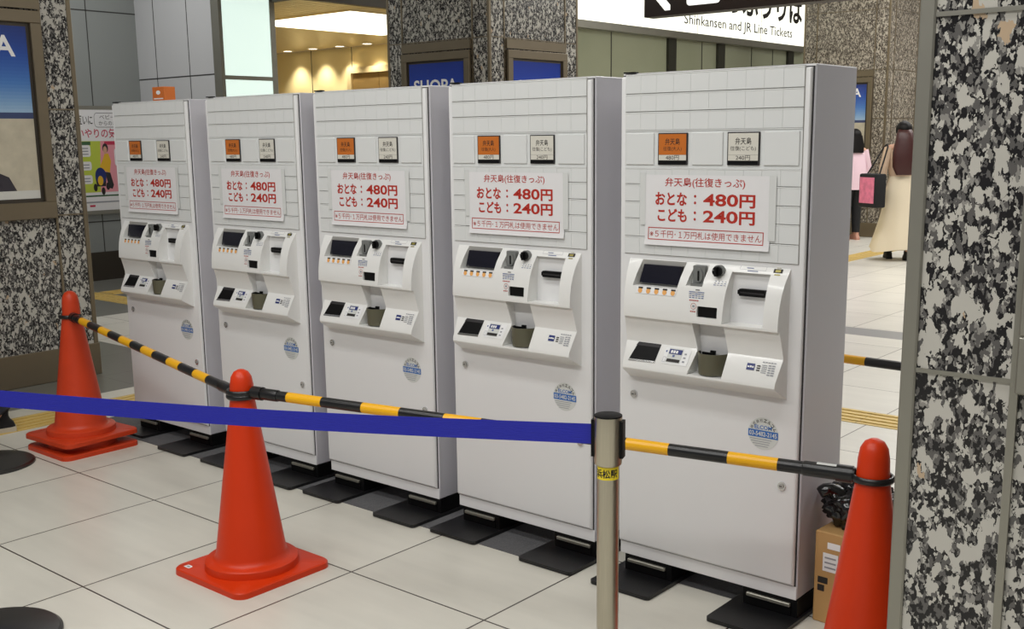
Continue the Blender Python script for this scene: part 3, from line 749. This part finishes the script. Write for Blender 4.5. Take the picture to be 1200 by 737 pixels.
    quad_into(bm, (.297, .305, .935, .941), CS, 1, .0012)
    obj('warning_sticker', bm, ['ink_red', 'ink_grey'], cn, 0)
    bm = B_(); quad_into(bm, (.538, .566, 1.051, 1.0615), CS, 1, .0012); quad_into(bm, (.544, .560, 1.053, 1.0595), CS, 0, .002); quad_into(bm, (.543, .561, 1.0445, 1.0475), CS, 0, .0012); quad_into(bm, (.545, .559, 1.0635, 1.0655), CS, 0, .0012)
    obj('denomination_sticker', bm, ['gold', 'ink'], cn, 0)
    # service sticker and locks
    bm = B_(); fr = FL(-.012)
    poly_into(bm, disc_pts(.517, .568, .049, 36), fr, 0, .0006); quad_into(bm, (.4685, .5655, .556, .578), fr, 1, .0011)
    text_into(bm, 'ELCOM', (.489, .545, .581, .593), fr, 1, .02, lift=.0011); text_into(bm, '03-5482-2145', (.472, .562, .560, .574), fr, 0, .02, lift=.0016)
    for i, ch in enumerate('株式会社エルコム'):
        a = PI * (.86 - .72 * i / 7); x, z = .517 + .0405 * math.cos(a), .568 + .0405 * math.sin(a)
        q = a - PI / 2
        rf = lambda xx, zz, h, x=x, z=z, q=q: (x + xx * math.cos(q) - zz * math.sin(q), -.012 - h, z + xx * math.sin(q) + zz * math.cos(q))
        text_into(bm, ch, (-.005, .005, -.005, .005), rf, 2, .03 if i > 3 else 0, lift=.0011)
    for k, (a, b) in enumerate(((.475, .545), (.478, .540), (.484, .538), (.492, .534))): quad_into(bm, (a, b, .549 - k * .007, .551 - k * .007), fr, 3, .0011)
    obj('service_sticker', bm, ['label_grey', 'label_blue', 'ink', 'ink_grey'], t, 0)
    for x, z in ((.058, .625), (.583, .420)):
        bm = B_(); prism(bm, disc_pts(x, z, .0125, 24), -.017, -.012, 0, 'y'); prism(bm, disc_pts(x, z, .008, 20), -.0195, -.016, 1, 'y'); prism(bm, rrect(x - .0055, x + .003, z - .0012, z + .0012, .0005), -.020, -.019, 2, 'y')
        obj('lock', bm, ['chrome', 'bezel', 'black'], t, 30)
    bm = B_(); box(bm, .008, .05, -.012, .01, H, H + .004, bevel=.001, seg=1); obj('hinge', bm, 'black', t)
    # feet, brackets and anti-tip plates
    for a in (-.02, .42):
        bm = B_(); prism(bm, rrect(a, a + .229, -.162 if a > 0 else -.152, .23, .014), .002, .014, 0); obj('floor_plate', bm, 'rubber', t, 0)
        s = a + .02
        bm = B_(); box(bm, s + .02, s + .20, .0, .24, .014, .07); obj('foot', bm, 'black', t, 0)
        bm = B_(); box(bm, s + .035, s + .18, -.012, .0, .046, .058, bevel=.002, seg=1); box(bm, s + .035, s + .18, -.003, .0, .020, .046, 1)
        obj('bracket', bm, ['steel_trim', 'black'], t)
    bm = B_(); box(bm, W, W + .0015, .19, .205, .085, .10); box(bm, W, W + .0015, .215, .225, .085, .10); obj('side_mark', bm, 'gap', t, 0)
    return t
m5 = make_machine('white ticket machine at the right end of the row beside the cardboard box')
m5.location = (-W, .008, 0)
for x, y, lb in ((-.752, .015, 'white ticket machine second from right, partly hidden by the steel barrier post'),
                 (-1.488, .010, 'white ticket machine in the middle of the row of five'),
                 (-2.218, .009, 'white ticket machine second from left, behind the middle orange cone'),
                 (-3.001, .0145, 'white ticket machine at the left end with an orange carton on top')):
    q = dup(m5, lb); q.location = (x - W, y + .008, 0)
    if x < -3: [c for c in q.children if c.name.startswith('floor_plate')][0].location.y = .045

tag(obj('floor_mat', bx(-3.95, -.80, -.106, .34, 0, .002), 'carpet', smooth=0), 'long charcoal carpet strip under the four left ticket machines', 'floor mat')
tag(obj('floor_mat', bx(-.47, -.20, .04, .34, 0, .002), 'carpet', smooth=0), 'short charcoal carpet piece under the right end ticket machine', 'floor mat')
t = thing('carton', 'small orange carton standing on top of the left end ticket machine', 'box', (-3.43, .17, H))
bm = B_(); box(bm, -.052, .052, -.03, .03, 0, .072, bevel=.002, seg=1); obj('carton_body', bm, 'boxorange', t)
bm = B_(); fr = FL(-.03); pass
poly_into(bm, disc_pts(0, .045, .018, 20, .010), fr, 0, .0008); quad_into(bm, (-.04, .04, .014, .019), fr, 0, .0008)
obj('carton_print', bm, 'label_white', t, 0)

# ------------------------------------------------------------------ cones, bars, posts, belt
def cone(name, label, m, loc, rz=0, group=None, sticker=False, h=.70):
    t = thing(name, label, 'traffic cone', loc, rz, group)
    bm = B_(); n = 48
    out = [(.158, .022), (.156, .047), (.150, .052), (.132, .052), (.122, .060), (.117, .075), (.080, .33), (.0405, .600), (.0385, .648), (.034, .675), (.024, .692), (.010, .6995), (0, .70)]
    out = [(r, z) for r, z in out]
    inn = [(0, .694), (.010, .693), (.021, .686), (.030, .670), (.0345, .648), (.0365, .598), (.076, .33), (.113, .073), (.128, .048), (.146, .045), (.150, .022)]
    lathe(bm, out + inn, n, closed=True)
    obj('cone_body', bm, m, t, 40)
    bm = B_()
    po = rrect(-.193, .193, -.193, .193, .04, 6); pi_ = disc_pts(0, 0, .150, len(po))
    a0 = math.atan2(po[0][1], po[0][0])
    pi_ = [(.150 * math.cos(math.atan2(y, x)), .150 * math.sin(math.atan2(y, x))) for x, y in po]
    lv = [[bm.verts.new((x, y, z)) for x, y in pts] for pts, z in ((pi_, .002), (po, .0), ([(x * .995, y * .995) for x, y in po], .018), ([(x * .975, y * .975) for x, y in po], .022), (pi_, .024))]
    N_ = len(po)
    for i in range(len(lv)):
        A, Bq = lv[i], lv[(i + 1) % len(lv)]
        for k in range(N_): bm.faces.new((A[k], A[(k + 1) % N_], Bq[(k + 1) % N_], Bq[k]))
    bmesh.ops.recalc_face_normals(bm, faces=bm.faces)
    obj('cone_base', bm, m, t, 40)
    if sticker:
        bm = B_(); fr = lambda x, z, h: (x, z, .0225 + h); q = .012
        poly_into(bm, [(-.160, -.165), (-.130, -.165), (-.130, -.145), (-.160, -.145)], fr, 0, .0005); poly_into(bm, [(-.152, -.159), (-.138, -.159), (-.138, -.151), (-.152, -.151)], fr, 1, .001)
        obj('sticker', bm, ['label_white', 'ink_grey'], t, 0)
    return t
P1 = Vector((-3.546, -.34, .64)); P2 = Vector((-1.628, -.762, .612)); P3 = Vector((.338, -.31, .600))
cone('traffic_cone', 'worn orange traffic cone, lower one of the stacked pair at left', 'cone_old', (P1.x + .004, P1.y + .006, 0), .0)
u_ = cone('traffic_cone', 'worn orange traffic cone stacked on top of another at left', 'cone_old', (P1.x + .002, P1.y + .006, .058), .06)
cone('traffic_cone', 'orange red traffic cone in front of the middle of the machine row', 'cone', (P2.x, P2.y, 0), 0, None, True)
cone('traffic_cone', 'orange red traffic cone standing beside the close granite pillar at right', 'cone', (P3.x, P3.y, 0))

def bar(label, A, B, bands, first, cap0=.03, cap1=.04, gap0=.043, gap1=.043, wear=None, lift=0):
    t = thing('barrier_bar', label, 'barrier bar', tuple(A)); d = (B - A); Ln = d.length; u = d.normalized()
    a = gap0; b = Ln - gap1
    s = [a] + [q * Ln for q in bands] + [b]
    path = []; mis = []; rad = []
    for i in range(len(s) - 1):
        path.append(u * s[i]); mis.append((i + first) % 2)
    path.append(u * s[-1])
    bm = B_(); tube(bm, path, .017, 16, mis=mis); obj('striped_tube', bm, ['bar_black', 'yellow'], t, 40)
    for c0, c1, q in ((a, a + .11, 0), (b - .13, b, 1)):
        bm = B_(); tube(bm, [u * c0, u * (c0 + .004), u * (c1 - .004), u * c1], .0195, 16, radii=[.017, .0195, .0195, .0185]); 
        if q: tube(bm, [u * (b - .045), u * (b - .005)], .0225, 16)
        else: tube(bm, [u * (a + .005), u * (a + .045)], .0225, 16)
        obj('end_sleeve', bm, 'bar_black', t, 40)
    for c_, R in ((Vector((0, 0, 0)), .0475), (d, .0475)):
        bm = B_(); ring(bm, c_, R, .0058, mi=0, sz=1.5)
        e = c_ + (u if c_.length < .1 else -u) * .05; f_ = c_ + (u if c_.length < .1 else -u) * .085
        tube(bm, [e, f_], .009, 8); obj('end_ring', bm, 'bar_black', t, 40)
    if wear:
        bm = B_()
        for s0, s1, ang in wear:
            side = u.cross(Vector((0, 0, 1))).normalized(); up = side.cross(u)
            for k in range(3):
                a0, a1 = ang + k * .2, ang + (k + 1) * .2
                r_ = .0201
                p = [(side * math.cos(q) + up * math.sin(q)) * r_ for q in (a0, a1)]
                bm.faces.new([bm.verts.new(v) for v in (u * s0 + p[0], u * s1 + p[0], u * s1 + p[1], u * s0 + p[1])])
        obj('paper_label', bm, 'label_grey', t, 0)
    return t
bar('black and yellow barrier bar between the stacked cones and the middle cone', P1, P2, [.095, .16, .241, .307, .381, .451, .518, .583, .662, .724, .796, .857], 0)
bar('black and yellow barrier bar between the middle cone and the right cone', P2 + Vector((0, 0, .014)), P3, [.096, .164, .241, .31, .388, .45, .525, .60, .676, .737, .818, .883], 0, wear=[(1.88, 1.93, 1.1), (1.93, 1.96, -.5)])
PB0 = Vector((-1.95, 1.06, .615)); PB1 = Vector((.10, .95, .615))
cone('traffic_cone', 'orange traffic cone behind the second machine from right, hidden from view', 'cone', (PB0.x, PB0.y, 0))
cone('traffic_cone', 'orange traffic cone behind the close granite pillar, hidden from view', 'cone', (PB1.x, PB1.y, 0))
bar('black and yellow barrier bar behind the right end machine', PB0, PB1, [.1, .18, .26, .34, .42, .50, .58, .66, .74, .849], 0)

def post(label, x, y, top, tape_dir=None):
    t = thing('belt_barrier_post', label, 'barrier post', (x, y, 0))
    bm = B_(); lathe(bm, [(0, .0), (.20, 0), (.20, .008), (.19, .016), (.06, .032), (0, .034)], 56); b = obj('base', bm, 'steel_base', t, 30)
    bm = B_(); lathe(bm, [(.0254, .032), (.0254, top - .09), (0, top - .09)], 32); obj('pole', bm, 'steel', t, 40)
    bm = B_(); lathe(bm, [(.020, top - .115), (.031, top - .115), (.032, top - .112), (.032, top - .004), (.0, top - .004)], 32); obj('head', bm, 'steel', t, 40)
    bm = B_(); lathe(bm, [(0, top - .004), (.032, top - .004), (.032, top - .001), (.030, top), (0, top)], 32)
    for a in (tape_dir, tape_dir + PI):
        vs_ = box(bm, .022, .037, -.0125, .0125, top - .098, top - .012)
        bmesh.ops.transform(bm, matrix=Matrix.Rotation(a, 4, 'Z'), verts=vs_)
    obj('head_cap', bm, 'black', t, 40)
    return t
M['steel_base'] = mat('dark_brushed_steel', (74, 74, 74), .3, metal=.8, noise=.25, nscale=5)
X1 = Vector((-.045, -.905, 0)); X2 = Vector((-1.80, -1.575, 0)); dr = (X2 - X1).normalized(); ang = math.atan2(dr.y, dr.x)
p1 = post('steel belt barrier post with a yellow name label in front of the machines', X1.x, X1.y, .823, ang)
p1b = post('steel belt barrier post at bottom left holding the far end of the blue belt', X2.x, X2.y, .805, ang)
post('steel belt barrier post at left edge beside the stacked cones, base visible', -3.60, -.765, .80, ang)
bm = B_()
r = .0258; cam_a = math.atan2(-2.866 - X1.y, 1.34 - X1.x); da = .95
top = .823 - .118
nseg = 16
for k in range(nseg):
    a0 = cam_a - 1.2 + 2.4 * k / nseg; a1 = cam_a - 1.2 + 2.4 * (k + 1) / nseg
    bm.faces.new([bm.verts.new((r * math.cos(a), r * math.sin(a), z)) for a, z in ((a0, top - .030), (a1, top - .030), (a1, top), (a0, top))])
nl = obj('name_label', bm, 'tag_yellow', p1, 60)
bm = B_(); text_into(bm, '浜松駅', (-.028, .028, top - .0255, top - .005), lambda x, z, h: ((r + h) * math.cos(cam_a - .15 + x / r), (r + h) * math.sin(cam_a - .15 + x / r), z), 0, .02, lift=.0006)
obj('label_lettering', bm, 'ink', nl, 0)
# belt with a little sag
bm = B_(); n = 24; rows = []
A = X1 + dr * .036; Bq = X2 - dr * .036; nrm = Vector((-dr.y, dr.x, 0))
for k in range(n + 1):
    u = k / n; c_ = A.lerp(Bq, u); z = .775 + (.741 - .775) * u - .012 * math.sin(PI * u)
    rows.append([bm.verts.new(c_ + nrm * s * .0007 + Vector((0, 0, z + q * .0235))) for s in (-1, 1) for q in ((-1, -.5, 0, .5, 1) if s < 0 else (1, .5, 0, -.5, -1))])
for a, b in zip(rows, rows[1:]):
    for j in range(10): bm.faces.new((a[j], a[(j + 1) % 10], b[(j + 1) % 10], b[j]))
bm.faces.new(rows[0]); bm.faces.new(rows[-1][::-1]); bmesh.ops.recalc_face_normals(bm, faces=bm.faces)
tb = tag(obj('retractable_belt', bm, 'belt', None, 30), 'blue fabric belt stretched between two steel barrier posts', 'barrier belt')

# ------------------------------------------------------------------ cardboard box and black bag beside the right machine
t = thing('cardboard_box', 'brown cardboard box on the floor beside the right end ticket machine', 'box', (.17, .17, 0), -.05)
bm = B_(); box(bm, -.135, .135, -.12, .12, 0, .285, bevel=.003, seg=1); obj('carton_body', bm, 'card', t)
bm = B_(); box(bm, -.135, .135, -.025, .025, .2852, .2862)
obj('packing_tape', bm, 'film', t, 0)
bm = B_(); fr = FL(-.12)
quad_into(bm, (-.095, -.055, .236, .256), fr, 0, .0008); quad_into(bm, (-.108, -.06, .165, .222), fr, 0, .0008)
for z in (.175, .19, .205): quad_into(bm, (-.102, -.066, z, z + .005), fr, 2, .0014)
quad_into(bm, (-.122, -.09, .125, .145), fr, 1, .0008); quad_into(bm, (-.122, -.10, .10, .12), fr, 1, .0008)
obj('box_print', bm, ['label_white', 'ink', 'ink_grey'], t, 0)
bm = B_(); bmesh.ops.create_icosphere(bm, subdivisions=5, radius=1)
from mathutils import noise as mn
for v in bm.verts:
    d = v.co.copy(); q = mn.noise(d * 2.1) * .22 + abs(mn.noise(d * 4.3 + Vector((3, 1, 2)))) * .26 + mn.noise(d * 9) * .05
    rr_ = 1 + q - .12
    v.co = Vector((d.x * .105 * rr_, d.y * .09 * rr_, d.z * .085 * rr_ + .07))
    if v.co.z < 0: v.co.z = 0
t = thing('plastic_bag', 'crumpled black plastic bag lying on top of the cardboard box', 'bag', (.118, .165, .2865), .3)
obj('bag_body', bm, 'bag', t, 80)
bm = B_(); pth = [(-.06, -.03, .10), (-.085, -.045, .120), (-.105, -.05, .112), (-.118, -.055, .122)]
tube(bm, pth, .02, 9, radii=[.03, .018, .022, .006]); obj('bag_knot', bm, 'bag', t, 60)

# ------------------------------------------------------------------ people
def skin_mesh(name, J, E, m, parent, sub=2, root=0):
    me = bpy.data.meshes.new(name); me.from_pydata([j[0] for j in J], E, []); o = bpy.data.objects.new(name, me); C.objects.link(o)
    md = o.modifiers.new('skin', 'SKIN'); me.skin_vertices.new() if not me.skin_vertices else None
    for i, j in enumerate(J):
        sv = me.skin_vertices[0].data[i]; r_ = j[1]; sv.radius = (r_, r_) if isinstance(r_, (int, float)) else r_; sv.use_root = (i == root)
    md.use_smooth_shade = True
    s = o.modifiers.new('sub', 'SUBSURF'); s.levels = sub; s.render_levels = sub
    me2 = evaluated(o); bpy.data.objects.remove(o); bpy.data.meshes.remove(me)
    finish(me2, m, 0)
    for p_ in me2.polygons: p_.use_smooth = True
    o2 = bpy.data.objects.new(name, me2); C.objects.link(o2); o2.parent = parent
    return o2
def person(label, loc, rz, h, legs, arms, cat='person'):
    """local: faces +y. legs: per side (hip->knee->ankle->toe offsets); returns the thing; s scales a 1.7 m figure"""
    t = thing('person', label, cat, loc, rz); s = h / 1.7
    J = []; E = []
    def add(p, r, to=None):
        J.append((tuple(c * s for c in p), r * s if isinstance(r, float) else tuple(q * s for q in r)))
        if to is not None: E.append((to, len(J) - 1))
        return len(J) - 1
    pel = add((0, 0, .93), (.145, .105)); bel = add((0, .0, 1.07), (.125, .09), pel); ch = add((0, -.01, 1.24), (.15, .10), bel)
    sh = add((0, -.015, 1.37), (.105, .075), ch); nk = add((0, 0, 1.455), .050, sh); h0 = add((0, .012, 1.52), (.062, .072), nk); h1 = add((0, .012, 1.60), (.073, .088), h0); add((0, .0, 1.665), (.052, .062), h1)
    for sd, (kn, an, toe) in zip((-1, 1), legs):
        hp = add((sd * .085, 0, .87), .085, pel); k = add((sd * .09 + kn[0], kn[1], kn[2]), .056, hp)
        a = add((sd * .09 + an[0], an[1], an[2]), .037, k); add((sd * .09 + toe[0], toe[1], toe[2]), .034, a)
    for sd, (el, wr) in zip((-1, 1), arms):
        so = add((sd * .175, -.01, 1.375), .052, sh); e = add((sd * .2 + el[0], el[1], el[2]), .037, so); w_ = add((sd * .2 + wr[0], wr[1], wr[2]), .026, e)
        dv = (Vector(J[w_][0]) - Vector(J[e][0])).normalized(); p0 = Vector(J[w_][0]) / s; pm = p0 + dv * .06
        m_ = add(tuple(pm), (.018, .034), w_)
        for q, ln in ((-.026, .062), (-.009, .075), (.009, .078), (.026, .070)):
            k1 = pm + dv * .04 + Vector((0, q, 0)); a = add(tuple(k1), .0095, m_); b = add(tuple(k1 + dv * ln * .5 + Vector((-sd * .006, 0, 0))), .008, a); add(tuple(k1 + dv * ln + Vector((-sd * .02, 0, 0))), .007, b)
        th = p0 + dv * .025 + Vector((-sd * .01, .035, 0)); a = add(tuple(th), .010, w_); add(tuple(th + dv * .04 + Vector((-sd * .008, .018, 0))), .008, a)
    skin_mesh('body', J, E, 'skin', t)
    bm = B_()   # face: nose, eyes, mouth, ears
    for x in (-.031, .031):
        bmesh.ops.create_uvsphere(bm, u_segments=12, v_segments=8, radius=.011 * s, matrix=Matrix.Translation((x * s, .088 * s, 1.575 * s)))
    for f in bm.faces: f.material_index = 1
    q = bmesh.ops.create_cone(bm, segments=10, radius1=.016 * s, radius2=.004 * s, depth=.045 * s, matrix=Matrix.Translation((0, .094 * s, 1.552 * s)) @ Matrix.Rotation(-.35, 4, 'X'))
    g = bmesh.ops.create_uvsphere(bm, u_segments=12, v_segments=6, radius=1, matrix=Matrix.Translation((0, .083 * s, 1.518 * s)) @ Matrix.Diagonal((.022 * s, .008 * s, .006 * s, 1)))
    for v in g['verts']:
        for f in v.link_faces: f.material_index = 2
    for x in (-.074, .074): bmesh.ops.create_uvsphere(bm, u_segments=10, v_segments=8, radius=1, matrix=Matrix.Translation((x * s, .01 * s, 1.555 * s)) @ Matrix.Diagonal((.01 * s, .018 * s, .03 * s, 1)))
    obj('face', bm, ['skin', 'ink', 'p_red'], t, 60)
    return t, s
def loft(name, rings_, m, parent, n=28, smooth=60, cap=True):
    """rings: (cx, cy, z, rx, ry)"""
    bm = B_(); R_ = []
    for cx, cy, z, rx, ry in rings_: R_.append([bm.verts.new((cx + rx * math.cos(2 * PI * k / n), cy + ry * math.sin(2 * PI * k / n), z)) for k in range(n)])
    for a, b in zip(R_, R_[1:]):
        for k in range(n): bm.faces.new((a[k], a[(k + 1) % n], b[(k + 1) % n], b[k]))
    if cap: bm.faces.new(R_[0]); bm.faces.new(R_[-1])
    bmesh.ops.recalc_face_normals(bm, faces=bm.faces)
    return obj(name, bm, m, parent, smooth)
def sleeves(name, pts, m, parent, s):
    bm = B_()
    for path, rad in pts: tube(bm, [Vector(q) * s for q in path], .05, 14, radii=[r * s for r in rad])
    return obj(name, bm, m, parent, 70)
def shoe(parent, m, sole, p, s, yaw=0, pitch=0):
    bm = B_(); mt = Matrix.Translation(p) @ Matrix.Rotation(yaw, 4, 'Z') @ Matrix.Rotation(pitch, 4, 'X')
    pts = [(-.038, -.085), (-.030, -.105), (0, -.113), (.030, -.105), (.038, -.085), (.033, -.02), (.046, .06), (.044, .11), (.026, .150), (0, .162), (-.026, .150), (-.044, .11), (-.046, .06), (-.033, -.02)]
    prism(bm, [(x * s, y * s) for x, y in pts], 0, .026 * s, 1)
    lv = []
    for z, f_, cy in ((.026, .97, 0), (.05, .90, -.004), (.066, .72, -.02), (.085, .52, -.045), (.115, .47, -.055)):
        lv.append([bm.verts.new((x * s * (f_ if z < .06 else min(1, f_ + .25)), (cy + (y - cy) * f_) * s, z * s)) for x, y in pts])
    for a, b in zip(lv, lv[1:]):
        for k in range(len(pts)): bm.faces.new((a[k], a[(k + 1) % len(pts)], b[(k + 1) % len(pts)], b[k]))
    bm.faces.new(lv[0][::-1]); bm.faces.new(lv[-1])
    bmesh.ops.recalc_face_normals(bm, faces=bm.faces); bmesh.ops.transform(bm, matrix=mt, verts=bm.verts)
    return obj('shoe', bm, [m, sole], parent, 50)

# woman in the long cream skirt, walking away, red brown hair down her back
STR = (((0, .10, .48), (0, .12, .085), (0, .23, .03)), ((0, -.02, .47), (0, -.20, .16), (0, -.15, .05)))
SW = (((-.03, -.05, 1.13), (-.03, .03, .92)), ((.03, -.02, 1.13), (.02, .06, .90)))
t, s = person('person with long dark red hair in a long cream skirt and beige top, walking away', (-3.40, 9.62, 0), .55, 1.57, (STR[0], STR[1]), SW)
sk_ = loft('skirt', [(-.03 * s, -.03, .13 * s, .32 * s, .28 * s), (-.02 * s, -.02, .32 * s, .27 * s, .235 * s), (-.01 * s, -.01, .48 * s, .235 * s, .2 * s), (0, 0, .62 * s, .215 * s, .175 * s), (0, 0, .88 * s, .180 * s, .14 * s), (0, 0, 1.06 * s, .140 * s, .105 * s)], 'cream_cloth', t)
for v in sk_.data.vertices:
    k_ = max(0, 1 - v.co.z / (1.0 * s)); a_ = math.atan2(v.co.y, v.co.x); f_ = 1 + .07 * k_ * math.sin(a_ * 7 + 1) + .04 * k_ * math.sin(a_ * 12); v.co.x *= f_; v.co.y *= f_; v.co.z += .025 * k_ * math.sin(a_ * 3) * s
loft('top', [(0, 0, 1.03 * s, .145 * s, .11 * s), (0, -.005, 1.2 * s, .170 * s, .12 * s), (0, -.01, 1.33 * s, .175 * s, .105 * s), (0, -.01, 1.41 * s, .13 * s, .085 * s), (0, 0, 1.45 * s, .06 * s, .06 * s)], 'beige_cloth', t)
sleeves('sleeves', [([(sd * .165, -.01, 1.375), (sd * .2 + el[0], el[1], el[2]), (sd * .2 + wr[0], wr[1], wr[2])], (.06, .052, .042)) for sd, (el, wr) in zip((-1, 1), SW)], 'beige_cloth', t, s)
bm = B_(); bmesh.ops.create_uvsphere(bm, u_segments=24, v_segments=16, radius=1, matrix=Matrix.Translation((0, -.012 * s, 1.60 * s)) @ Matrix.Diagonal((.098 * s, .105 * s, .105 * s, 1)))
obj('hair', bm, 'hair', t, 80)
loft('long_hair', [(0, -.06 * s, 1.61 * s, .075 * s, .045 * s), (0, -.085 * s, 1.55 * s, .099 * s, .055 * s), (0, -.105 * s, 1.47 * s, .112 * s, .055 * s), (0, -.135 * s, 1.32 * s, .145 * s, .05 * s), (0, -.145 * s, 1.15 * s, .14 * s, .04 * s), (.0, -.14 * s, 1.05 * s, .09 * s, .025 * s)], 'hair_red', t)
shoe(t, 'black_cloth', 'black_cloth', Vector((-.09, .12, 0)) * s, s, 0); shoe(t, 'black_cloth', 'black_cloth', Vector((.09, -.165, .02)) * s, s, 0, -.6)
lg = lambda sd, l: ([(sd * .09 + l[0][0], l[0][1], l[0][2] - .05), (sd * .09 + l[1][0], l[1][1], l[1][2])], (.062, .05))
sleeves('boots', [lg(-1, STR[0]), lg(1, STR[1])], 'black_cloth', t, s)
# her bag hangs at her left side
tb_ = thing('shoulder_bag', 'black shoulder bag with a pink print hanging at the skirted woman', 'bag', (-3.40 - .20, 9.62 - .33, .61), 1.05)
bm = B_(); box(bm, -.075, .075, -.15, .15, 0, .38, bevel=.02, seg=2); obj('bag_body', bm, 'black_cloth', tb_)
bm = B_(); box(bm, -.081, -.074, -.125, .125, .05, .34, bevel=.002, seg=1); obj('print_panel', bm, 'pink_print', tb_)
bm = B_(); tube(bm, [(.0, -.11, .37), (.09, -.06, .52), (.20, .02, .675), (.22, .055, .705), (.205, .09, .675), (.09, .08, .52), (.0, .10, .37)], .009, 8); obj('strap', bm, 'black_cloth', tb_)

# person in the pale pink top, mostly hidden by the right end machine
ST = (((0, .0, .48), (0, -.02, .085), (0, .12, .03)), ((0, .02, .48), (0, .0, .085), (0, .14, .03)))
t, s = person('person in a pale pink top and black trousers beyond the right end machine', (-4.83, 11.62, 0), .9, 1.50, ST, SW)
loft('top', [(0, -.01, .78 * s, .245 * s, .19 * s), (0, -.01, .95 * s, .23 * s, .17 * s), (0, -.01, 1.2 * s, .185 * s, .135 * s), (0, -.01, 1.34 * s, .178 * s, .11 * s), (0, -.01, 1.42 * s, .12 * s, .085 * s), (0, 0, 1.455 * s, .06 * s, .06 * s)], 'pink_cloth', t)
sleeves('sleeves', [([(sd * .165, -.01, 1.375), (sd * .2 + el[0], el[1], el[2]), (sd * .2 + wr[0], wr[1], wr[2])], (.066, .062, .05)) for sd, (el, wr) in zip((-1, 1), SW)], 'pink_cloth', t, s)
sleeves('trousers', [([(sd * .075, 0, .92), (sd * .09 + l[0][0], l[0][1], l[0][2]), (sd * .09 + l[1][0], l[1][1], l[1][2] + .03)], (.105, .075, .058)) for sd, l in zip((-1, 1), ST)], 'black_cloth', t, s)
bm = B_(); bmesh.ops.create_uvsphere(bm, u_segments=24, v_segments=16, radius=1, matrix=Matrix.Translation((0, -.012 * s, 1.60 * s)) @ Matrix.Diagonal((.098 * s, .105 * s, .105 * s, 1)))
obj('hair', bm, 'hair', t, 80)
loft('long_hair', [(0, -.075 * s, 1.60 * s, .085 * s, .06 * s), (0, -.10 * s, 1.45 * s, .11 * s, .05 * s), (0, -.12 * s, 1.34 * s, .10 * s, .03 * s)], 'hair', t)
for sd, l in zip((-1, 1), ST): shoe(t, 'shoe_pink', 'shoe_pink', Vector((sd * .09, l[1][1] + .02, 0)) * s, s)

# walker at the left edge: only the trailing shoe and trouser leg are in the frame
WK = (((0, .22, .50), (0, .34, .10), (0, .46, .035)), ((0, -.08, .46), (0, -.40, .11), (0, -.30, .04)))
AR = (((-.03, -.12, 1.14), (-.03, -.14, .92)), ((.03, .10, 1.14), (.02, .22, .94)))
t, s = person('person walking out at left edge, dark trousers and white soled dark shoe', (-4.35, -.79, 0), 2.25, 1.68, WK, AR)
loft('jacket', [(0, -.01, .86 * s, .185 * s, .145 * s), (0, -.01, 1.05 * s, .175 * s, .135 * s), (0, -.01, 1.25 * s, .185 * s, .135 * s), (0, -.01, 1.36 * s, .175 * s, .11 * s), (0, -.01, 1.43 * s, .11 * s, .08 * s), (0, 0, 1.465 * s, .06 * s, .06 * s)], 'navy_cloth', t)
sleeves('sleeves', [([(sd * .165, -.01, 1.375), (sd * .2 + el[0], el[1], el[2]), (sd * .2 + wr[0], wr[1], wr[2])], (.064, .055, .044)) for sd, (el, wr) in zip((-1, 1), AR)], 'navy_cloth', t, s)
sleeves('trousers', [([(sd * .075, 0, .92), (sd * .09 + l[0][0], l[0][1], l[0][2]), (sd * .09 + l[1][0], l[1][1], l[1][2] - .02)], (.105, .08, .066)) for sd, l in zip((-1, 1), WK)], 'navy_cloth', t, s)
bm = B_(); bmesh.ops.create_uvsphere(bm, u_segments=24, v_segments=16, radius=1, matrix=Matrix.Translation((0, -.018 * s, 1.605 * s)) @ Matrix.Diagonal((.090 * s, .098 * s, .095 * s, 1)))
obj('hair', bm, 'hair', t, 80)
shoe(t, 'black_cloth', 'shoe_white', Vector((-.09, .36, 0)) * s, s); shoe(t, 'black_cloth', 'shoe_white', Vector((.09, -.36, .0)) * s, s, .7, -.02)
